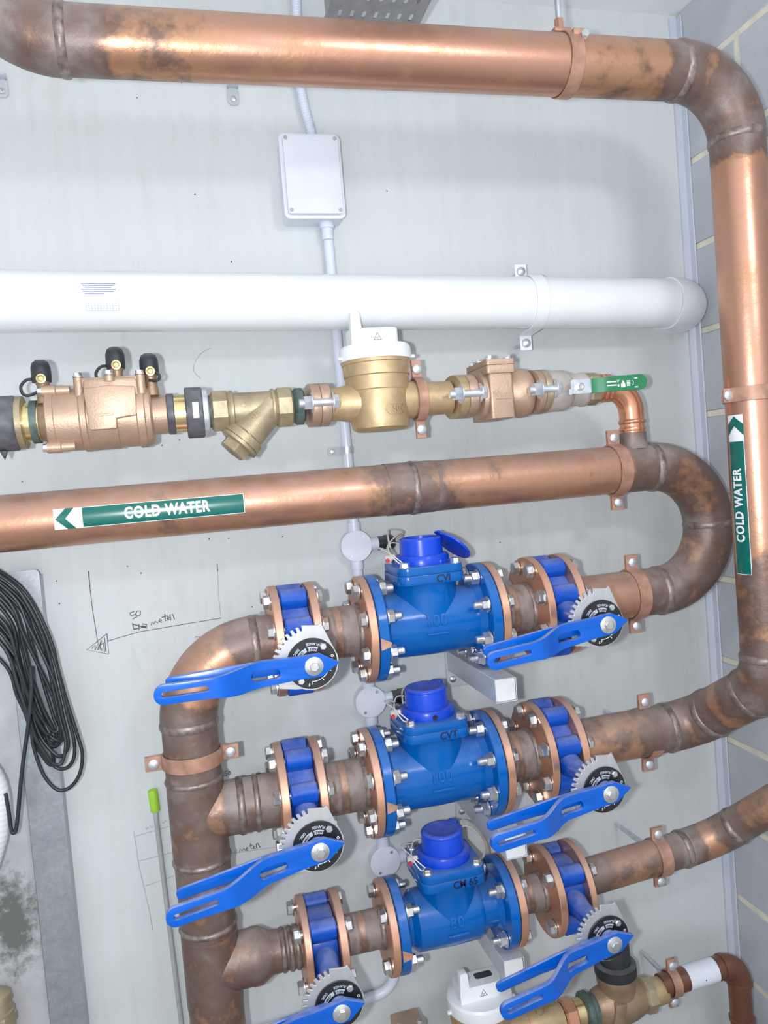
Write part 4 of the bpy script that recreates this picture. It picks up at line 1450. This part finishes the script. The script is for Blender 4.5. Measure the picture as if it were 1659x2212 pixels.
for k, (cx_, cz_, cy_) in enumerate(((-0.092, 0.060, -0.02), (0.036, 0.078, -0.02), (0.094, 0.064, -0.02))):
    m = MB().lathe([(-0.030, 0.013), (-0.012, 0.0115), (0.0, 0.010), (0.004, 0.0115)], (cx_, cy_, cz_), 'Z', 20)
    c0 = obj('test_cock', m.mesh('test_cock'), 'bronze_dark', th)
    part(c0, 'cock_body', [(0.002, 0.010), (0.006, 0.0125), (0.020, 0.0125)], 'bronze_dark', 'Z', (cx_, cy_, cz_), 20)
    m = MB().lathe([(0.008, 0.0165), (0.016, 0.0172), (0.034, 0.0168), (0.043, 0.0135), (0.047, 0.008), (0.048, 0)], (cx_-0.001, cy_, cz_), 'Z', 24)
    obj('rubber_cap', m.mesh('rubber_cap'), 'black_rubber', c0)
    part(c0, 'cock_screw', [(0, 0.0085), (0.008, 0.0085), (0.0085, 0.006), (0.0070, 0.004), (0.0070, 0)], 'brass_bright', (0, -1, 0), (cx_+0.001, cy_-0.013, cz_+0.012), 14)
    if k < 2:
        loop = [V((cx_-0.012, cy_, cz_+0.014)), V((cx_-0.026, cy_-0.002, cz_+0.013)), V((cx_-0.036, cy_-0.003, cz_+0.002)), V((cx_-0.034, cy_-0.002, cz_-0.011)), V((cx_-0.024, cy_, cz_-0.014)), V((cx_-0.008, cy_, cz_-0.008))]
    else:
        loop = [V((cx_+0.010, cy_-0.012, cz_+0.012)), V((cx_+0.016, cy_-0.012, cz_+0.004)), V((cx_+0.012, cy_-0.012, cz_-0.004)), V((cx_-0.004, cy_-0.010, cz_-0.003))]
    m = MB().tube(smooth(loop, 6), 0.0028, 8)
    obj('cap_strap', m.mesh('cap_strap'), 'black_rubber', c0)

# right coupling
th = bthing('grooved_coupling', 'dark rubber-ringed coupling between the bronze valve and the strainer', 'pipe fitting', 0.018)
part(th, 'lock_ring', [(-0.046, 0.0365), (-0.044, 0.0385), (-0.034, 0.0385), (-0.032, 0.0365)], 'grey_rubber')
part(th, 'nipple', [(-0.036, 0.0355), (-0.006, 0.0355)], 'brass_bright')
part(th, 'clamp_ring', [(-0.012, 0.0455), (-0.010, 0.048), (0.018, 0.048), (0.020, 0.0455)], 'grey_rubber')
m = MB().box((0.006, -0.0475, 0), (0.012, 0.004, 0.030))
obj('clamp_pad', m.mesh('clamp_pad', bevel=0.001, seg=1), 'zinc', th)
part(th, 'backing_ring', [(0.020, 0.046), (0.028, 0.046), (0.030, 0.044)], 'zinc')
part(th, 'thread', [(0.030, 0.031), (0.040, 0.031)], 'verdigris')

# Y strainer
th = bthing('y_strainer', 'brass Y strainer with a downward angled hex plug', 'strainer', 0.130)
for a, c_ in ((-0.078, -0.044), (0.045, 0.078)):
    m = MB().lathe([(a, 0.034), (a+0.004, 0.040), (c_-0.004, 0.040), (c_, 0.034)], ax='X', n=8, phase=PI/8)
    obj('hex_end', m.mesh('hex_end', angle=20), 'brass_dull', th)
part(th, 'body', [(-0.046, 0.034), (-0.040, 0.0375), (-0.036, 0.0375), (-0.034, 0.033), (0.036, 0.033), (0.038, 0.0375), (0.042, 0.0375), (0.046, 0.034)], 'brass_dull')
d = V((-0.70, -0.06, -0.715)).normalized()
st = V((0.040, -0.004, 0.008))
part(th, 'branch', [(0.0, 0.030), (0.03, 0.0325), (0.078, 0.0335), (0.082, 0.0385), (0.096, 0.0385), (0.098, 0.036)], 'brass_dull', d, st)
m = MB().lathe([(0.098, 0.0395), (0.104, 0.0395), (0.106, 0.034)], st, d, 32)
obj('branch_rim', m.mesh('branch_rim'), 'brass_dull', th)
m = MB().lathe([(0.104, 0.029), (0.122, 0.029), (0.124, 0.026)], st, d, 6)
obj('hex_plug', m.mesh('hex_plug', angle=20), 'brass_dull', th)
u_ = -d
w_ = V((0, -1, 0))
w_ = (w_-u_*w_.dot(u_)).normalized()
v_ = w_.cross(u_)
for txt, s0, off in (('PN20', 0.060, -0.008), ('DZR', 0.045, 0.010), ('CW', 0.089, -0.004)):
    R_ = 0.0335 if s0 < 0.08 else 0.0385
    me = text_mesh(txt, 0.013, 0.0006, 0, (1, frange(-0.006, 0.006, 3)), lambda c: st+d*s0+u_*c.x+v_*(R_*math.sin((c.y+off)/R_))+w_*((R_+0.0003+c.z)*math.cos((c.y+off)/R_)), 'CENTER', 0.9)
    obj('cast_lettering', me, 'brass', th)
me = text_mesh('+', 0.016, 0.0006, 0, None, lambda c: V((-0.018+c.x, -0.0334-c.z, 0.004+c.y)))
obj('cast_mark', me, 'brass', th)


def oval_pair(label, x, z=ZB, y=PY, t=0.018, mats=('bronze', 'bronze'), a=0.058, b_=0.042, gap=0.0, name='oval_flange', first=True):
    th = bthing(name, label, 'pipe flange', x, z, y)
    for k, s in enumerate((-1, 1)):
        prof = []
        for i in range(40):
            an = 2*PI*i/40
            c0, s0 = math.cos(an), math.sin(an)
            prof.append((a*abs(c0)**0.9*(1 if c0 > 0 else -1), b_*abs(s0)**0.8*(1 if s0 > 0 else -1)))
        m = MB().prism(prof, [list(reversed(arc(0.046, 0, 0.0060, 0, 330, 10)))], (0.0005*s if s > 0 else -t-0.0005-gap, 0, 0), (0, -1, 0), (0, 0, 1), (t, 0, 0))
        obj('flange', m.mesh('flange', bevel=0.003), mats[k], th)
    for yy in (-a+0.001, a-0.001):
        m = MB()
        L = 2*t
        m.lathe([(-t-0.026, 0.0078), (-t-0.012, 0.0078), (t+0.012, 0.0078)], (0, yy, 0), 'X', 14)
        m.lathe([(-t-0.017, 0.0138), (-t-0.0035, 0.0138)], (0, yy, 0), 'X', 6)
        m.lathe([(-t-0.0035, 0.0195), (-t-0.0012, 0.0195)], (0, yy, 0), 'X', 20)
        m.lathe([(t+0.0012, 0.0195), (t+0.003, 0.0195)], (0, yy, 0), 'X', 20)
        m.lathe([(t+0.003, 0.0140), (t+0.013, 0.0140), (t+0.0145, 0.0125)], (0, yy, 0), 'X', 6)
        obj('bolt', m.mesh('bolt', angle=30), 'zinc', th)
    return th


m = MB().lathe([(-0.010, 0.030), (-0.004, 0.036), (0.008, 0.036), (0.012, 0.030)], ax='X', n=32)
o = obj('threaded_adapter', m.mesh('threaded_adapter'), 'verdigris', None, (0.219, PY, ZB))
tag(o, 'dark green threaded adapter between strainer and oval flange', 'pipe fitting')
oval_pair('bronze oval flange pair at the left of the brass meter', 0.258)


def brass_meter(label, x, z, y, antenna=True, r=0.0665):
    th = thing('brass_water_meter', label, 'water meter', (x, y, z), 'brass meters with white registers')
    k = r/0.0665
    m = MB()
    m.lathe([(-0.058, 0.0), (-0.058, 0.048*k), (-0.053, 0.0565*k), (-0.040, 0.0595*k), (-0.005, 0.0605*k), (0.020, 0.0610*k), (0.022, 0.0625*k), (0.048, 0.0640*k), (0.050, 0.0665*k), (0.072, 0.0675*k), (0.074, 0.0690*k), (0.080, 0.0690*k), (0.082, 0.066*k)], ax='Z', n=64)
    obj('body', m.mesh('body', angle=25), 'brass', th)
    part(th, 'inlet', [(-0.107, 0.033), (-0.085, 0.033), (-0.045, 0.041)], 'brass')
    part(th, 'outlet', [(0.045, 0.041), (0.070, 0.0375), (0.120, 0.0335), (0.150, 0.0335)], 'brass')
    m = MB().lathe([(0.080, 0.0715*k), (0.083, 0.0725*k), (0.104, 0.0715*k), (0.109, 0.068*k), (0.110, 0.060*k), (0.110, 0)], ax='Z', n=64)
    cap = obj('register_cap', m.mesh('register_cap', angle=30), 'cap_white', th)
    m = MB()
    poly = [(-0.048, -0.026), (0.030, -0.026)]+arc(0.030, -0.006, 0.020, -90, 0, 6)+[(0.050, 0.026), (-0.048, 0.026)]
    m.prism(poly, (), (-0.004, -0.006, 0.110), (1, 0, 0), (0, 1, 0), (0, 0, 0.032))
    un = obj('radio_unit', m.mesh('radio_unit', bevel=0.003), 'cap_white', th)
    m = MB().prism(rrect(0.040, 0.020, 0.006, c=(0.012, 0.0)), (), (0, 0, 0.1418), (1, 0, 0), (0, 1, 0), (0, 0, 0.0008))
    obj('display_window', m.mesh('display_window'), 'window_dark', un)
    m = MB()
    m.prism([(-0.0125, 0), (0.0125, 0), (0.008, 0.060), (0.005, 0.063), (-0.008, 0.063), (-0.010, 0.060)], (), (-0.040, -0.031, 0.112), (1, 0, 0), (0, 0, 1), (0, 0.022, 0))
    obj('antenna', m.mesh('antenna', bevel=0.003), 'cap_white', th)
    for s in (-1, 1):
        m = MB().box((s*0.0735*k, -0.012, 0.086), (0.010, 0.008, 0.006))
        obj('seal_lug', m.mesh('seal_lug', bevel=0.001, seg=1), 'cap_white', th)
    m = MB()
    tri = [(-0.0085, -0.006), (0.0085, -0.006), (0.0, 0.0085)]
    tin = [(-0.0070, -0.0051), (0.0070, -0.0051), (0.0, 0.0070)]
    m.prism(tri, [list(reversed(tin))], (0.0, -0.0324, 0.124), (1, 0, 0), (0, 0, 1), (0, 0.0004, 0))
    m.prism([(-0.003, 0.0005), (-0.0022, 0.001), (-0.0004, -0.0018), (0.0034, 0.003), (0.004, 0.0024), (-0.0004, -0.003)], (), (0.0, -0.0324, 0.123), (1, 0, 0), (0, 0, 1), (0, 0.0004, 0))
    obj('compliance_mark', m.mesh('compliance_mark'), 'print_dark', un)
    # cast arrow outline with size
    Rb_ = 0.0605*k
    wrap = lambda c: V((Rb_*1.003*math.sin((c.x+0.020)/Rb_)*(1), -(Rb_+0.0004+c.z)*math.cos((c.x+0.020)/Rb_), c.y-0.020))
    m = MB()
    ou = [(-0.024, 0.0), (-0.014, 0.0105), (0.022, 0.0105), (0.014, 0.0), (0.022, -0.0105), (-0.014, -0.0105)]
    inn = [(-0.0215, 0.0), (-0.013, 0.0088), (0.0185, 0.0088), (0.0115, 0.0), (0.0185, -0.0088), (-0.013, -0.0088)]
    m.prism(ou, [list(reversed(inn))], (0, 0, 0), (1, 0, 0), (0, 1, 0), (0, 0, 0.0012))
    obj('cast_arrow', m.mesh('cast_arrow', cuts=(0, frange(-0.022, 0.02, 10)), fn=wrap), 'brass', th)
    me = text_mesh('50', 0.0165, 0.0007, 0.0002, (0, frange(-0.01, 0.01, 6)), lambda c: wrap(V((c.x+0.0, c.y, c.z+0.0007))), 'CENTER', 0.95)
    obj('cast_lettering', me, 'brass', th)
    return th


brass_meter('brass water meter with white register and aerial under the white pipe', 0.383, ZB, PY)
clip('dusty copper clip on the brass meter outlet', (0.466, PY, ZB), 0.040, rod=0.135, tab=0.038, w=0.020)
oval_pair('brass oval flange pair at the left of the rectangular bronze valve', 0.556, mats=('brass', 'bronze'), a=0.062, b_=0.044)

# rectangular-bodied bronze valve, 50 mm
th = bthing('gate_valve', 'rectangular bronze valve marked 50mm with bolted lid', 'valve', 0.626)
part(th, 'left_port', [(-0.055, 0.036), (-0.035, 0.040), (-0.005, 0.050)], 'bronze')
m = MB()
m.prism(rrect(0.052, 0.112, 0.006), (), (0, 0, -0.052), (1, 0, 0), (0, 1, 0), (0, 0, 0.090))
obj('body', m.mesh('body', bevel=0.004), 'bronze', th)
part(th, 'bulge', [(-0.040, 0.040), (-0.034, 0.049), (-0.022, 0.053), (0.0, 0.0535)], 'bronze')
m = MB()
m.prism(rrect(0.062, 0.120, 0.006), (), (0.0, 0, 0.038), (1, 0, 0), (0, 1, 0), (0, 0, 0.016))
obj('lid_flange', m.mesh('lid_flange', bevel=0.002), 'bronze', th)
m = MB()
m.prism(rrect(0.062, 0.120, 0.006), (), (0.0, 0, 0.0548), (1, 0, 0), (0, 1, 0), (0, 0, 0.011))
obj('lid', m.mesh('lid', bevel=0.002), 'bronze', th)
for x_, y_ in ((-0.020, -0.046), (0.020, -0.046), (-0.020, 0.046), (0.020, 0.046), (-0.022, 0.0)):
    obj('bolt', BOLT_SMALL, None, th, (x_, y_, 0.0665), (0, PI/2, random.random()))
me = text_mesh('50mm', 0.0165, 0.0006, 0.0001, None, lambda c: V((c.x, -0.0562-c.z, c.y-0.004)))
obj('cast_lettering', me, 'bronze', th)
m = MB().box((0.002, -0.0562, -0.014), (0.032, 0.0012, 0.0012))
obj('cast_line', m.mesh('cast_line'), 'bronze_dark', th)
part(th, 'right_port', [(0.0, 0.040), (0.030, 0.041), (0.040, 0.047), (0.058, 0.0515), (0.072, 0.0505), (0.078, 0.046)], 'bronze')
oval_pair('bronze oval flange pair between rectangular valve and ball valve', 0.722, mats=('bronze', 'brass_dull'), a=0.062, b_=0.046, t=0.014)

# ball valve with green lever
th = bthing('ball_valve', 'dusty nickel ball valve with a green lever handle', 'valve', 0.790)
part(th, 'body', [(-0.054, 0.040), (-0.050, 0.0435), (-0.006, 0.0435), (0.004, 0.0395), (0.010, 0.0345), (0.034, 0.0345), (0.038, 0.0365), (0.044, 0.0365), (0.050, 0.033)], 'nickel_dusty')
m = MB().lathe([(0.050, 0.031), (0.056, 0.035), (0.074, 0.035), (0.078, 0.030)], ax='X', n=8)
obj('hex_end', m.mesh('hex_end', angle=20), 'brass_dull', th)
m = MB().lathe([(0.030, 0.015), (0.062, 0.013), (0.070, 0.010)], (0.0, 0, 0), (0, -1, 0), 20)
obj('stem', m.mesh('stem'), 'nickel_dusty', th)
m = MB()
m.prism(rrect(0.048, 0.030, 0.006, c=(0.004, 0)), (), (0, -0.068, 0), (1, 0, 0), (0, 0, 1), (0, -0.003, 0))
m.box((-0.020, -0.0640, -0.010), (0.007, 0.012, 0.012))
lever = obj('lever_plate', m.mesh('lever_plate', bevel=0.0008, seg=1), 'zinc', th)
m = MB().lathe([(0, 0.0085), (0.005, 0.008), (0.006, 0.006), (0.0045, 0)], (0.0, -0.071, 0), (0, -1, 0), 6)
obj('nut', m.mesh('nut'), 'steel', lever)


def gbend(c):
    t = min(1, max(0, (c.x-0.030)/0.025))
    t = t*t*(3-2*t)
    return V((c.x, c.y-0.012*t, c.z))


m = MB()
hp = [(0.026, -0.0145), (0.130, -0.0150)]+arc(0.130, 0.001, 0.016, -90, 90, 8)+[(0.026, 0.0145)]
m.prism(hp, (), (0, -0.065, 0.0), (1, 0, 0), (0, 0, 1), (0, -0.009, 0))
gh = obj('green_grip', m.mesh('green_grip', bevel=0.003, cuts=(0, frange(0.03, 0.06, 6)), fn=gbend), 'green_handle', th, label='green plastic lever grip')
m = MB()
yg = -0.0864
for zz in (0.004, -0.003):
    m.box((0.064, yg, zz), (0.022, 0.0004, 0.0026))
m.prism([(0.085, -0.008), (0.095, -0.008), (0.095, -0.002), (0.090, 0.006), (0.085, -0.002)], (), (0, yg, 0), (1, 0, 0), (0, 0, 1), (0, 0.0004, 0))
m.prism([(0.076, 0.0075), (0.079, 0.002), (0.082, 0.0075), (0.0805, 0.0075), (0.079, 0.0045), (0.0775, 0.0075)], (), (0, yg, 0), (1, 0, 0), (0, 0, 1), (0, 0.0004, 0))
m.box((0.079, yg, -0.004), (0.004, 0.0004, 0.0045))
for zz in (0.004, 0.001, -0.002, -0.005):
    m.box((0.102, yg, zz), (0.008, 0.0004, 0.0020))
m.prism([(p[0]+0.108, p[1]) for p in arc_band(0.0050, 0.0062, -55, 55, 8)], (), (0, yg, 0), (1, 0, 0), (0, 0, 1), (0, 0.0004, 0))
for zz in (0.009, -0.009):
    m.box((0.120, yg, zz), (0.008, 0.0004, 0.0022))
obj('printed_symbols', m.mesh('printed_symbols'), 'print_white', gh)

# small copper drop from the ball valve to the middle main
th = thing('copper_drop', 'small bright copper elbow dropping from the ball valve to the main', 'pipe', (0.948, PY, ZM+0.045))
o_ = V((0.948, PY, ZM+0.045))
secs = fillet([V((0.862, PY, ZB))-o_, V((0.948, PY, ZB))-o_, V((0.948, PY, ZM+0.03))-o_], [0.055])
for nm, p in secs:
    m = MB().tube(p, 0.0265 if nm == 'pipe' else 0.0272, 32, 0.02)
    obj(nm, m.mesh(nm, angle=50), 'copper_clean', th)
for xx in (0.868, 0.882, 0.893):
    m = MB().lathe([(-0.006, 0.0265), (-0.003, 0.0305), (0.003, 0.0305), (0.006, 0.0265)], V((xx, PY, ZB))-o_, 'X', 32, 0.1)
    obj('crimp_ring', m.mesh('crimp_ring', angle=60), 'copper_clean', th)
for zz, r_ in ((1.572, 0.0295), (1.556, 0.0285)):
    m = MB().lathe([(-0.005, 0.0268), (-0.002, r_), (0.002, r_), (0.005, 0.0268)], V((0.948, PY, zz))-o_, 'Z', 32, 0.1)
    obj('crimp_ring', m.mesh('crimp_ring', angle=60), 'copper_clean', th)
m = MB().lathe([(0.0, 0.0330), (0.006, 0.0300), (0.020, 0.0285), (0.036, 0.0282)], (0, 0, -0.002), 'Z', 32, 0.85)
obj('solder_socket', m.mesh('solder_socket'), 'copper', th)

# ------------------------------------------------------------------ bottom brass row
YB, ZL = -0.13, 0.252
brass_meter('brass water meter with white register at the bottom edge', 0.511, ZL, YB)
th = thing('isolation_valve', 'brass valve top just showing at the bottom edge, left of the white register', 'valve', (0.345, YB, ZL))
part(th, 'body', [(-0.055, 0.034), (-0.05, 0.040), (0.05, 0.040), (0.055, 0.034)], 'brass_dull')
m = MB().prism(rrect(0.062, 0.060, 0.006), (), (0, 0, 0.030), (1, 0, 0), (0, 1, 0), (0, 0, 0.055))
obj('bonnet', m.mesh('bonnet', bevel=0.003), 'bronze', th)
for sx in (-1, 1):
    obj('bolt', BOLT_SMALL, None, th, (sx*0.024, -0.02, 0.085), (0, PI/2, 0))
th = thing('brass_ball_valve', 'small brass ball valve with dark tee handle right of the bottom meter', 'valve', (0.655, YB, ZL))
part(th, 'body', [(-0.045, 0.030), (-0.040, 0.036), (0.0, 0.038), (0.030, 0.034), (0.045, 0.030)], 'brass')
part(th, 'stem', [(0.03, 0.010), (0.050, 0.010)], 'brass_dull', 'Z', (-0.01, -0.01, 0), 16)
m = MB().prism([(-0.03, 0), (0.028, 0), (0.034, 0.012), (0.020, 0.030), (-0.018, 0.034), (-0.034, 0.026), (-0.036, 0.010)], (), (-0.006, -0.004, 0.046), (1, 0, 0), (0, 0, 1), (0, -0.018, 0))
obj('tee_handle', m.mesh('tee_handle', bevel=0.003), 'bronze_dark', th)
th = thing('pipe_union', 'threaded brass and copper union between ball valve and pressure valve', 'pipe fitting', (0.740, YB, ZL))
part(th, 'nut', [(-0.038, 0.032), (-0.034, 0.037), (-0.012, 0.037), (-0.008, 0.032)], 'copper_clean', n=8, angle=20)
part(th, 'sleeve', [(-0.008, 0.030), (0.012, 0.030)], 'brass_bright')
part(th, 'collar', [(0.012, 0.034), (0.016, 0.040), (0.028, 0.040), (0.032, 0.034), (0.044, 0.033)], 'verdigris')
th = thing('pressure_valve', 'bronze pressure valve with tall black plastic cap', 'valve', (0.842, YB, ZL))
part(th, 'body', [(-0.060, 0.032), (-0.052, 0.038), (-0.030, 0.044), (0.0, 0.048), (0.030, 0.044), (0.055, 0.036), (0.062, 0.032)], 'bronze_dark')
part(th, 'chest', [(0.0, 0.040), (0.03, 0.042), (0.052, 0.043), (0.056, 0.045), (0.070, 0.045)], 'bronze_dark', 'Z')
m = MB().prism([(-0.022, -0.03), (0.008, -0.03), (0.020, 0.026), (-0.008, 0.030)], (), (-0.02, -0.030, 0.0), (1, 0, 0), (0, 0, 1), (0, -0.018, 0))
obj('cast_rib', m.mesh('cast_rib', bevel=0.004), 'bronze_dark', th)
part(th, 'cap_base', [(0.070, 0.0465), (0.074, 0.0475), (0.094, 0.0465), (0.098, 0.040)], 'black_rubber', 'Z')
part(th, 'cap', [(0.096, 0.0355), (0.165, 0.0335), (0.170, 0.031), (0.170, 0)], 'black_rubber', 'Z')
part(th, 'lower_plug', [(-0.066, 0.024), (-0.040, 0.030), (0.0, 0.034)], 'bronze_dark', 'Z')
part(th, 'outlet_nut', [(0.060, 0.034), (0.064, 0.040), (0.084, 0.040), (0.088, 0.032)], 'brass_dull', n=8, angle=20)
part(th, 'outlet_tail', [(0.086, 0.030), (0.112, 0.029), (0.120, 0.027)], 'brass')
th = thing('copper_tail_pipe', 'dark copper pipe with white label and elbow turning down at bottom right', 'pipe', (1.165, YB, 0.0))
o_ = V((1.165, YB, 0.0))
for nm, p in fillet([V((0.955, YB, 0.262))-o_, V((1.165, YB, 0.270))-o_, V((1.168, YB, 0.0))-o_], [0.045]):
    m = MB().tube(p, 0.0265 if nm == 'pipe' else 0.0285, 32, 0.2)
    obj(nm, m.mesh(nm, angle=50), 'copper_brown', th)
lb_ = part(th, 'paper_label', [(1.020-1.165, 0.0272), (1.098-1.165, 0.0272)], 'box_plastic', V((0.21, 0, 0.008)), V((0, 0, 0.270)), 32)
lb_['label'] = 'white paper label wrapped round the pipe'
m = MB().lathe([(0, 0.0018), (0.0004, 0.0014), (0.0005, 0)], (1.058-1.165, -0.0273, 0.268), (0, -1, 0), 8)
obj('ink_dot', m.mesh('ink_dot'), 'print_dark', lb_)
for p_, d_ in ((V((1.122, YB, 0.268)), V((1, 0, 0.03))), (V((1.166, YB, 0.222)), V((0, 0, 1))), (V((1.167, YB, 0.130)), V((0, 0, 1)))):
    m = MB().lathe([(-0.006, 0.0265), (-0.004, 0.0300), (0.004, 0.0300), (0.006, 0.0265)], p_-o_, d_, 32, 0.2)
    obj('crimp_ring', m.mesh('crimp_ring', angle=60), 'copper_brown', th)
clip('copper clip on the dark bottom pipe left of the white label', (0.985, YB, 0.263), 0.0272, rod=0.10, tab=0.030, w=0.022)
b0 = P(1015, 1815, -0.12)
th = thing('cable_bundle', 'small bundle of looped white cable right of the lowest meter register', 'cable', b0)
for k in range(5):
    lp = []
    for i in range(28):
        a = 2*PI*i/28
        lp.append(V((0.020*math.cos(a)+0.024*math.sin(a)*(0.8+0.06*k)+0.003*k, -0.012+0.006*k, -0.046*math.sin(a)*(0.85+0.05*k)+0.008*math.cos(a)-0.002*k)))
    m = MB().tube(lp, 0.0020, 8, 0.0, True)
    obj('cable_loop', m.mesh('cable_loop', angle=70), 'wire', th)
# wall screw
m = MB().lathe([(0, 0.006), (0.004, 0.005), (0.006, 0)], ax=(0, -1, 0), n=14)
tag(obj('wall_screw', m.mesh('wall_screw'), 'steel', None, P(1220, 2107, 0)), 'small shiny screw head in the wall below the lowest right lever', 'screw')

# ------------------------------------------------------------------ left edge: strut, cable coil, stick, white hose
th = thing('galvanised_strut', 'spangled galvanised steel strut on the wall behind the cable coil', 'strut', (-0.338, 0, 0.0))
m = MB()
face = [(0.033, 0.0), (0.033, 1.362)]+arc(0.024, 1.362, 0.009, 0, 90, 5)+arc(-0.024, 1.362, 0.009, 90, 180, 5)+[(-0.033, 0.0)]
m.prism(face, (), (0, -0.036, 0), (1, 0, 0), (0, 0, 1), (0, -0.004, 0))
obj('face_plate', m.mesh('face_plate'), 'galvanised', th)
for s in (-1, 1):
    m = MB().box((s*0.031, -0.018, 0.68), (0.003, 0.036, 1.355))
    obj('side_web', m.mesh('side_web'), 'galvanised', th)
th = thing('backing_board', 'light grey stained board beside the strut at the left edge', 'board', (-0.47, 0, 0.0))
m = MB().box((0, -0.012, 0.66), (0.19, 0.024, 1.32))
obj('board', m.mesh('board', bevel=0.002), 'stained_board', th)
th = thing('cable_coil', 'hanging coil of black cable at the left edge', 'cable', (-0.36, -0.07, 1.0))


co = V((-0.36, -0.07, 1.0))
random.seed(11)
loops = [  # right side strand, bottom, left side strand: photograph pixels
    [(0, 1226), (35, 1258), (80, 1318), (112, 1390), (124, 1440), (140, 1500), (152, 1540), (168, 1590), (178, 1630), (172, 1672), (152, 1700), (128, 1707), (106, 1690), (88, 1660), (72, 1610), (66, 1560), (52, 1500), (30, 1430), (0, 1340)],
    [(0, 1232), (40, 1270), (86, 1340), (118, 1425), (138, 1510), (150, 1560), (160, 1600), (160, 1635), (148, 1656), (130, 1661), (112, 1650), (92, 1624), (76, 1585), (60, 1530), (36, 1470), (10, 1400), (0, 1370)],
    [(0, 1240), (30, 1290), (60, 1350), (95, 1420), (120, 1480), (134, 1540), (146, 1590), (147, 1614), (136, 1632), (120, 1630), (96, 1604), (78, 1570), (64, 1520), (44, 1450), (22, 1370), (0, 1310)],
    [(0, 1230), (26, 1262), (62, 1310), (92, 1372), (110, 1432), (122, 1490), (130, 1535), (138, 1570), (136, 1596), (124, 1600), (104, 1585), (82, 1552), (62, 1506), (40, 1440), (16, 1370), (0, 1330)],
    [(0, 1248), (20, 1300), (50, 1370), (84, 1440), (112, 1500), (126, 1550), (132, 1590), (122, 1612), (100, 1606), (80, 1580), (66, 1545), (44, 1490), (26, 1420), (0, 1350)],
    [(0, 1260), (26, 1320), (52, 1400), (70, 1470), (92, 1530), (112, 1570), (122, 1592), (114, 1606), (94, 1592), (74, 1558), (54, 1512), (34, 1460), (8, 1395), (0, 1378)],
    [(0, 1236), (34, 1284), (70, 1340), (98, 1400), (116, 1460), (130, 1520), (140, 1575), (128, 1590), (108, 1562), (84, 1525), (58, 1480), (30, 1405), (0, 1322)],
    [(0, 1270), (22, 1340), (40, 1420), (58, 1490), (76, 1545), (100, 1590), (116, 1640), (108, 1652), (90, 1630), (72, 1600), (56, 1545), (36, 1500), (14, 1440), (0, 1405)],
    [(0, 1245), (40, 1310), (66, 1380), (86, 1450), (104, 1510), (118, 1555), (126, 1576), (114, 1580), (92, 1556), (70, 1520), (48, 1470), (24, 1395), (0, 1335)],
    [(0, 1252), (30, 1330), (48, 1400), (62, 1460), (80, 1520), (98, 1566), (108, 1586), (96, 1580), (76, 1545), (60, 1500), (38, 1430), (12, 1350), (0, 1325)],
    [(0, 1238), (44, 1300), (78, 1366), (102, 1430), (118, 1500), (132, 1560), (142, 1606), (134, 1646), (116, 1650), (96, 1625), (78, 1596), (62, 1550), (40, 1485), (10, 1400), (0, 1365)],
]
for k, lp in enumerate(loops):
    pts = []
    for i, (x, y) in enumerate(lp):
        yy = -0.062-0.040*math.sin(i/(len(lp)-1)*PI*0.9+k*0.5)*0.5-0.004*k*0.6
        pts.append(P(x, y, min(-0.050, yy))-co)
    pts[0] = pts[0]+V((-0.05, 0, 0.03))
    pts[-1] = pts[-1]+V((-0.05, 0, 0.04))
    m = MB().tube(smooth(pts, 6), 0.0036, 8)
    obj('cable_loop', m.mesh('cable_loop', angle=70), 'black_cable', th)
tail = [(66, 1440), (68, 1490), (62, 1560), (52, 1630), (44, 1700), (39, 1760), (34, 1794), (28, 1799), (24, 1790), (20, 1760), (15, 1730), (12, 1714)]
m = MB().tube(smooth([P(x, y, -0.115)-co for x, y in tail], 6), 0.0038, 8)
obj('cable_tail', m.mesh('cable_tail', angle=70), 'black_cable', th)

th = thing('marker_stick', 'thin grey stick with lime green tip leaning on the wall', 'stick', P(392, 2212, -0.012))
b0 = P(392, 2212, -0.012)
tp = P(337, 1765, -0.010)
m = MB().tube([V((0, 0, -0.25)), V((0, 0, 0)), tp-b0], 0.0052, 12)
obj('rod', m.mesh('rod'), 'rod_grey', th)
g0, g1 = P(336, 1753, -0.010)-b0, P(329, 1706, -0.010)-b0
m = MB().tube([tp-b0, g0], 0.0058, 12)
obj('ferrule', m.mesh('ferrule'), 'print_grey', th)
m = MB().tube([g0, g1], 0.0098, 16)
obj('green_tip', m.mesh('green_tip', bevel=0.002), 'lime', th)

th = thing('white_hose', 'ribbed white hose bulging in at the left edge', 'hose', P(-30, 1960, -0.10))
b0 = P(-30, 1960, -0.10)
ctrl = [P(-60, 1640, -0.10)-b0, P(-22, 1700, -0.10)-b0, P(-14, 1770, -0.10)-b0, P(-32, 1850, -0.10)-b0, P(-62, 1930, -0.10)-b0]
sm = smooth(ctrl, 40)
m = MB().tube(sm, [0.030+0.0004*math.sin(i*1.1) for i in range(len(sm))], 28)
obj('ribbed_tube', m.mesh('ribbed_tube', angle=80), 'cap_white', th)
bz = P(2, 2215, -0.06)
th = thing('brass_tap_body', 'tarnished brass fitting at the bottom left corner', 'pipe fitting', bz)
part(th, 'body', [(-0.10, 0.026), (0.0, 0.026), (0.03, 0.028), (0.032, 0.024), (0.05, 0.022), (0.052, 0.026), (0.064, 0.024), (0.075, 0.010), (0.076, 0)], 'brass_dull', 'Z')
part(th, 'hex_nut', [(0.004, 0.026), (0.008, 0.031), (0.022, 0.031), (0.026, 0.026)], 'brass_dull', 'Z', n=6, angle=20)
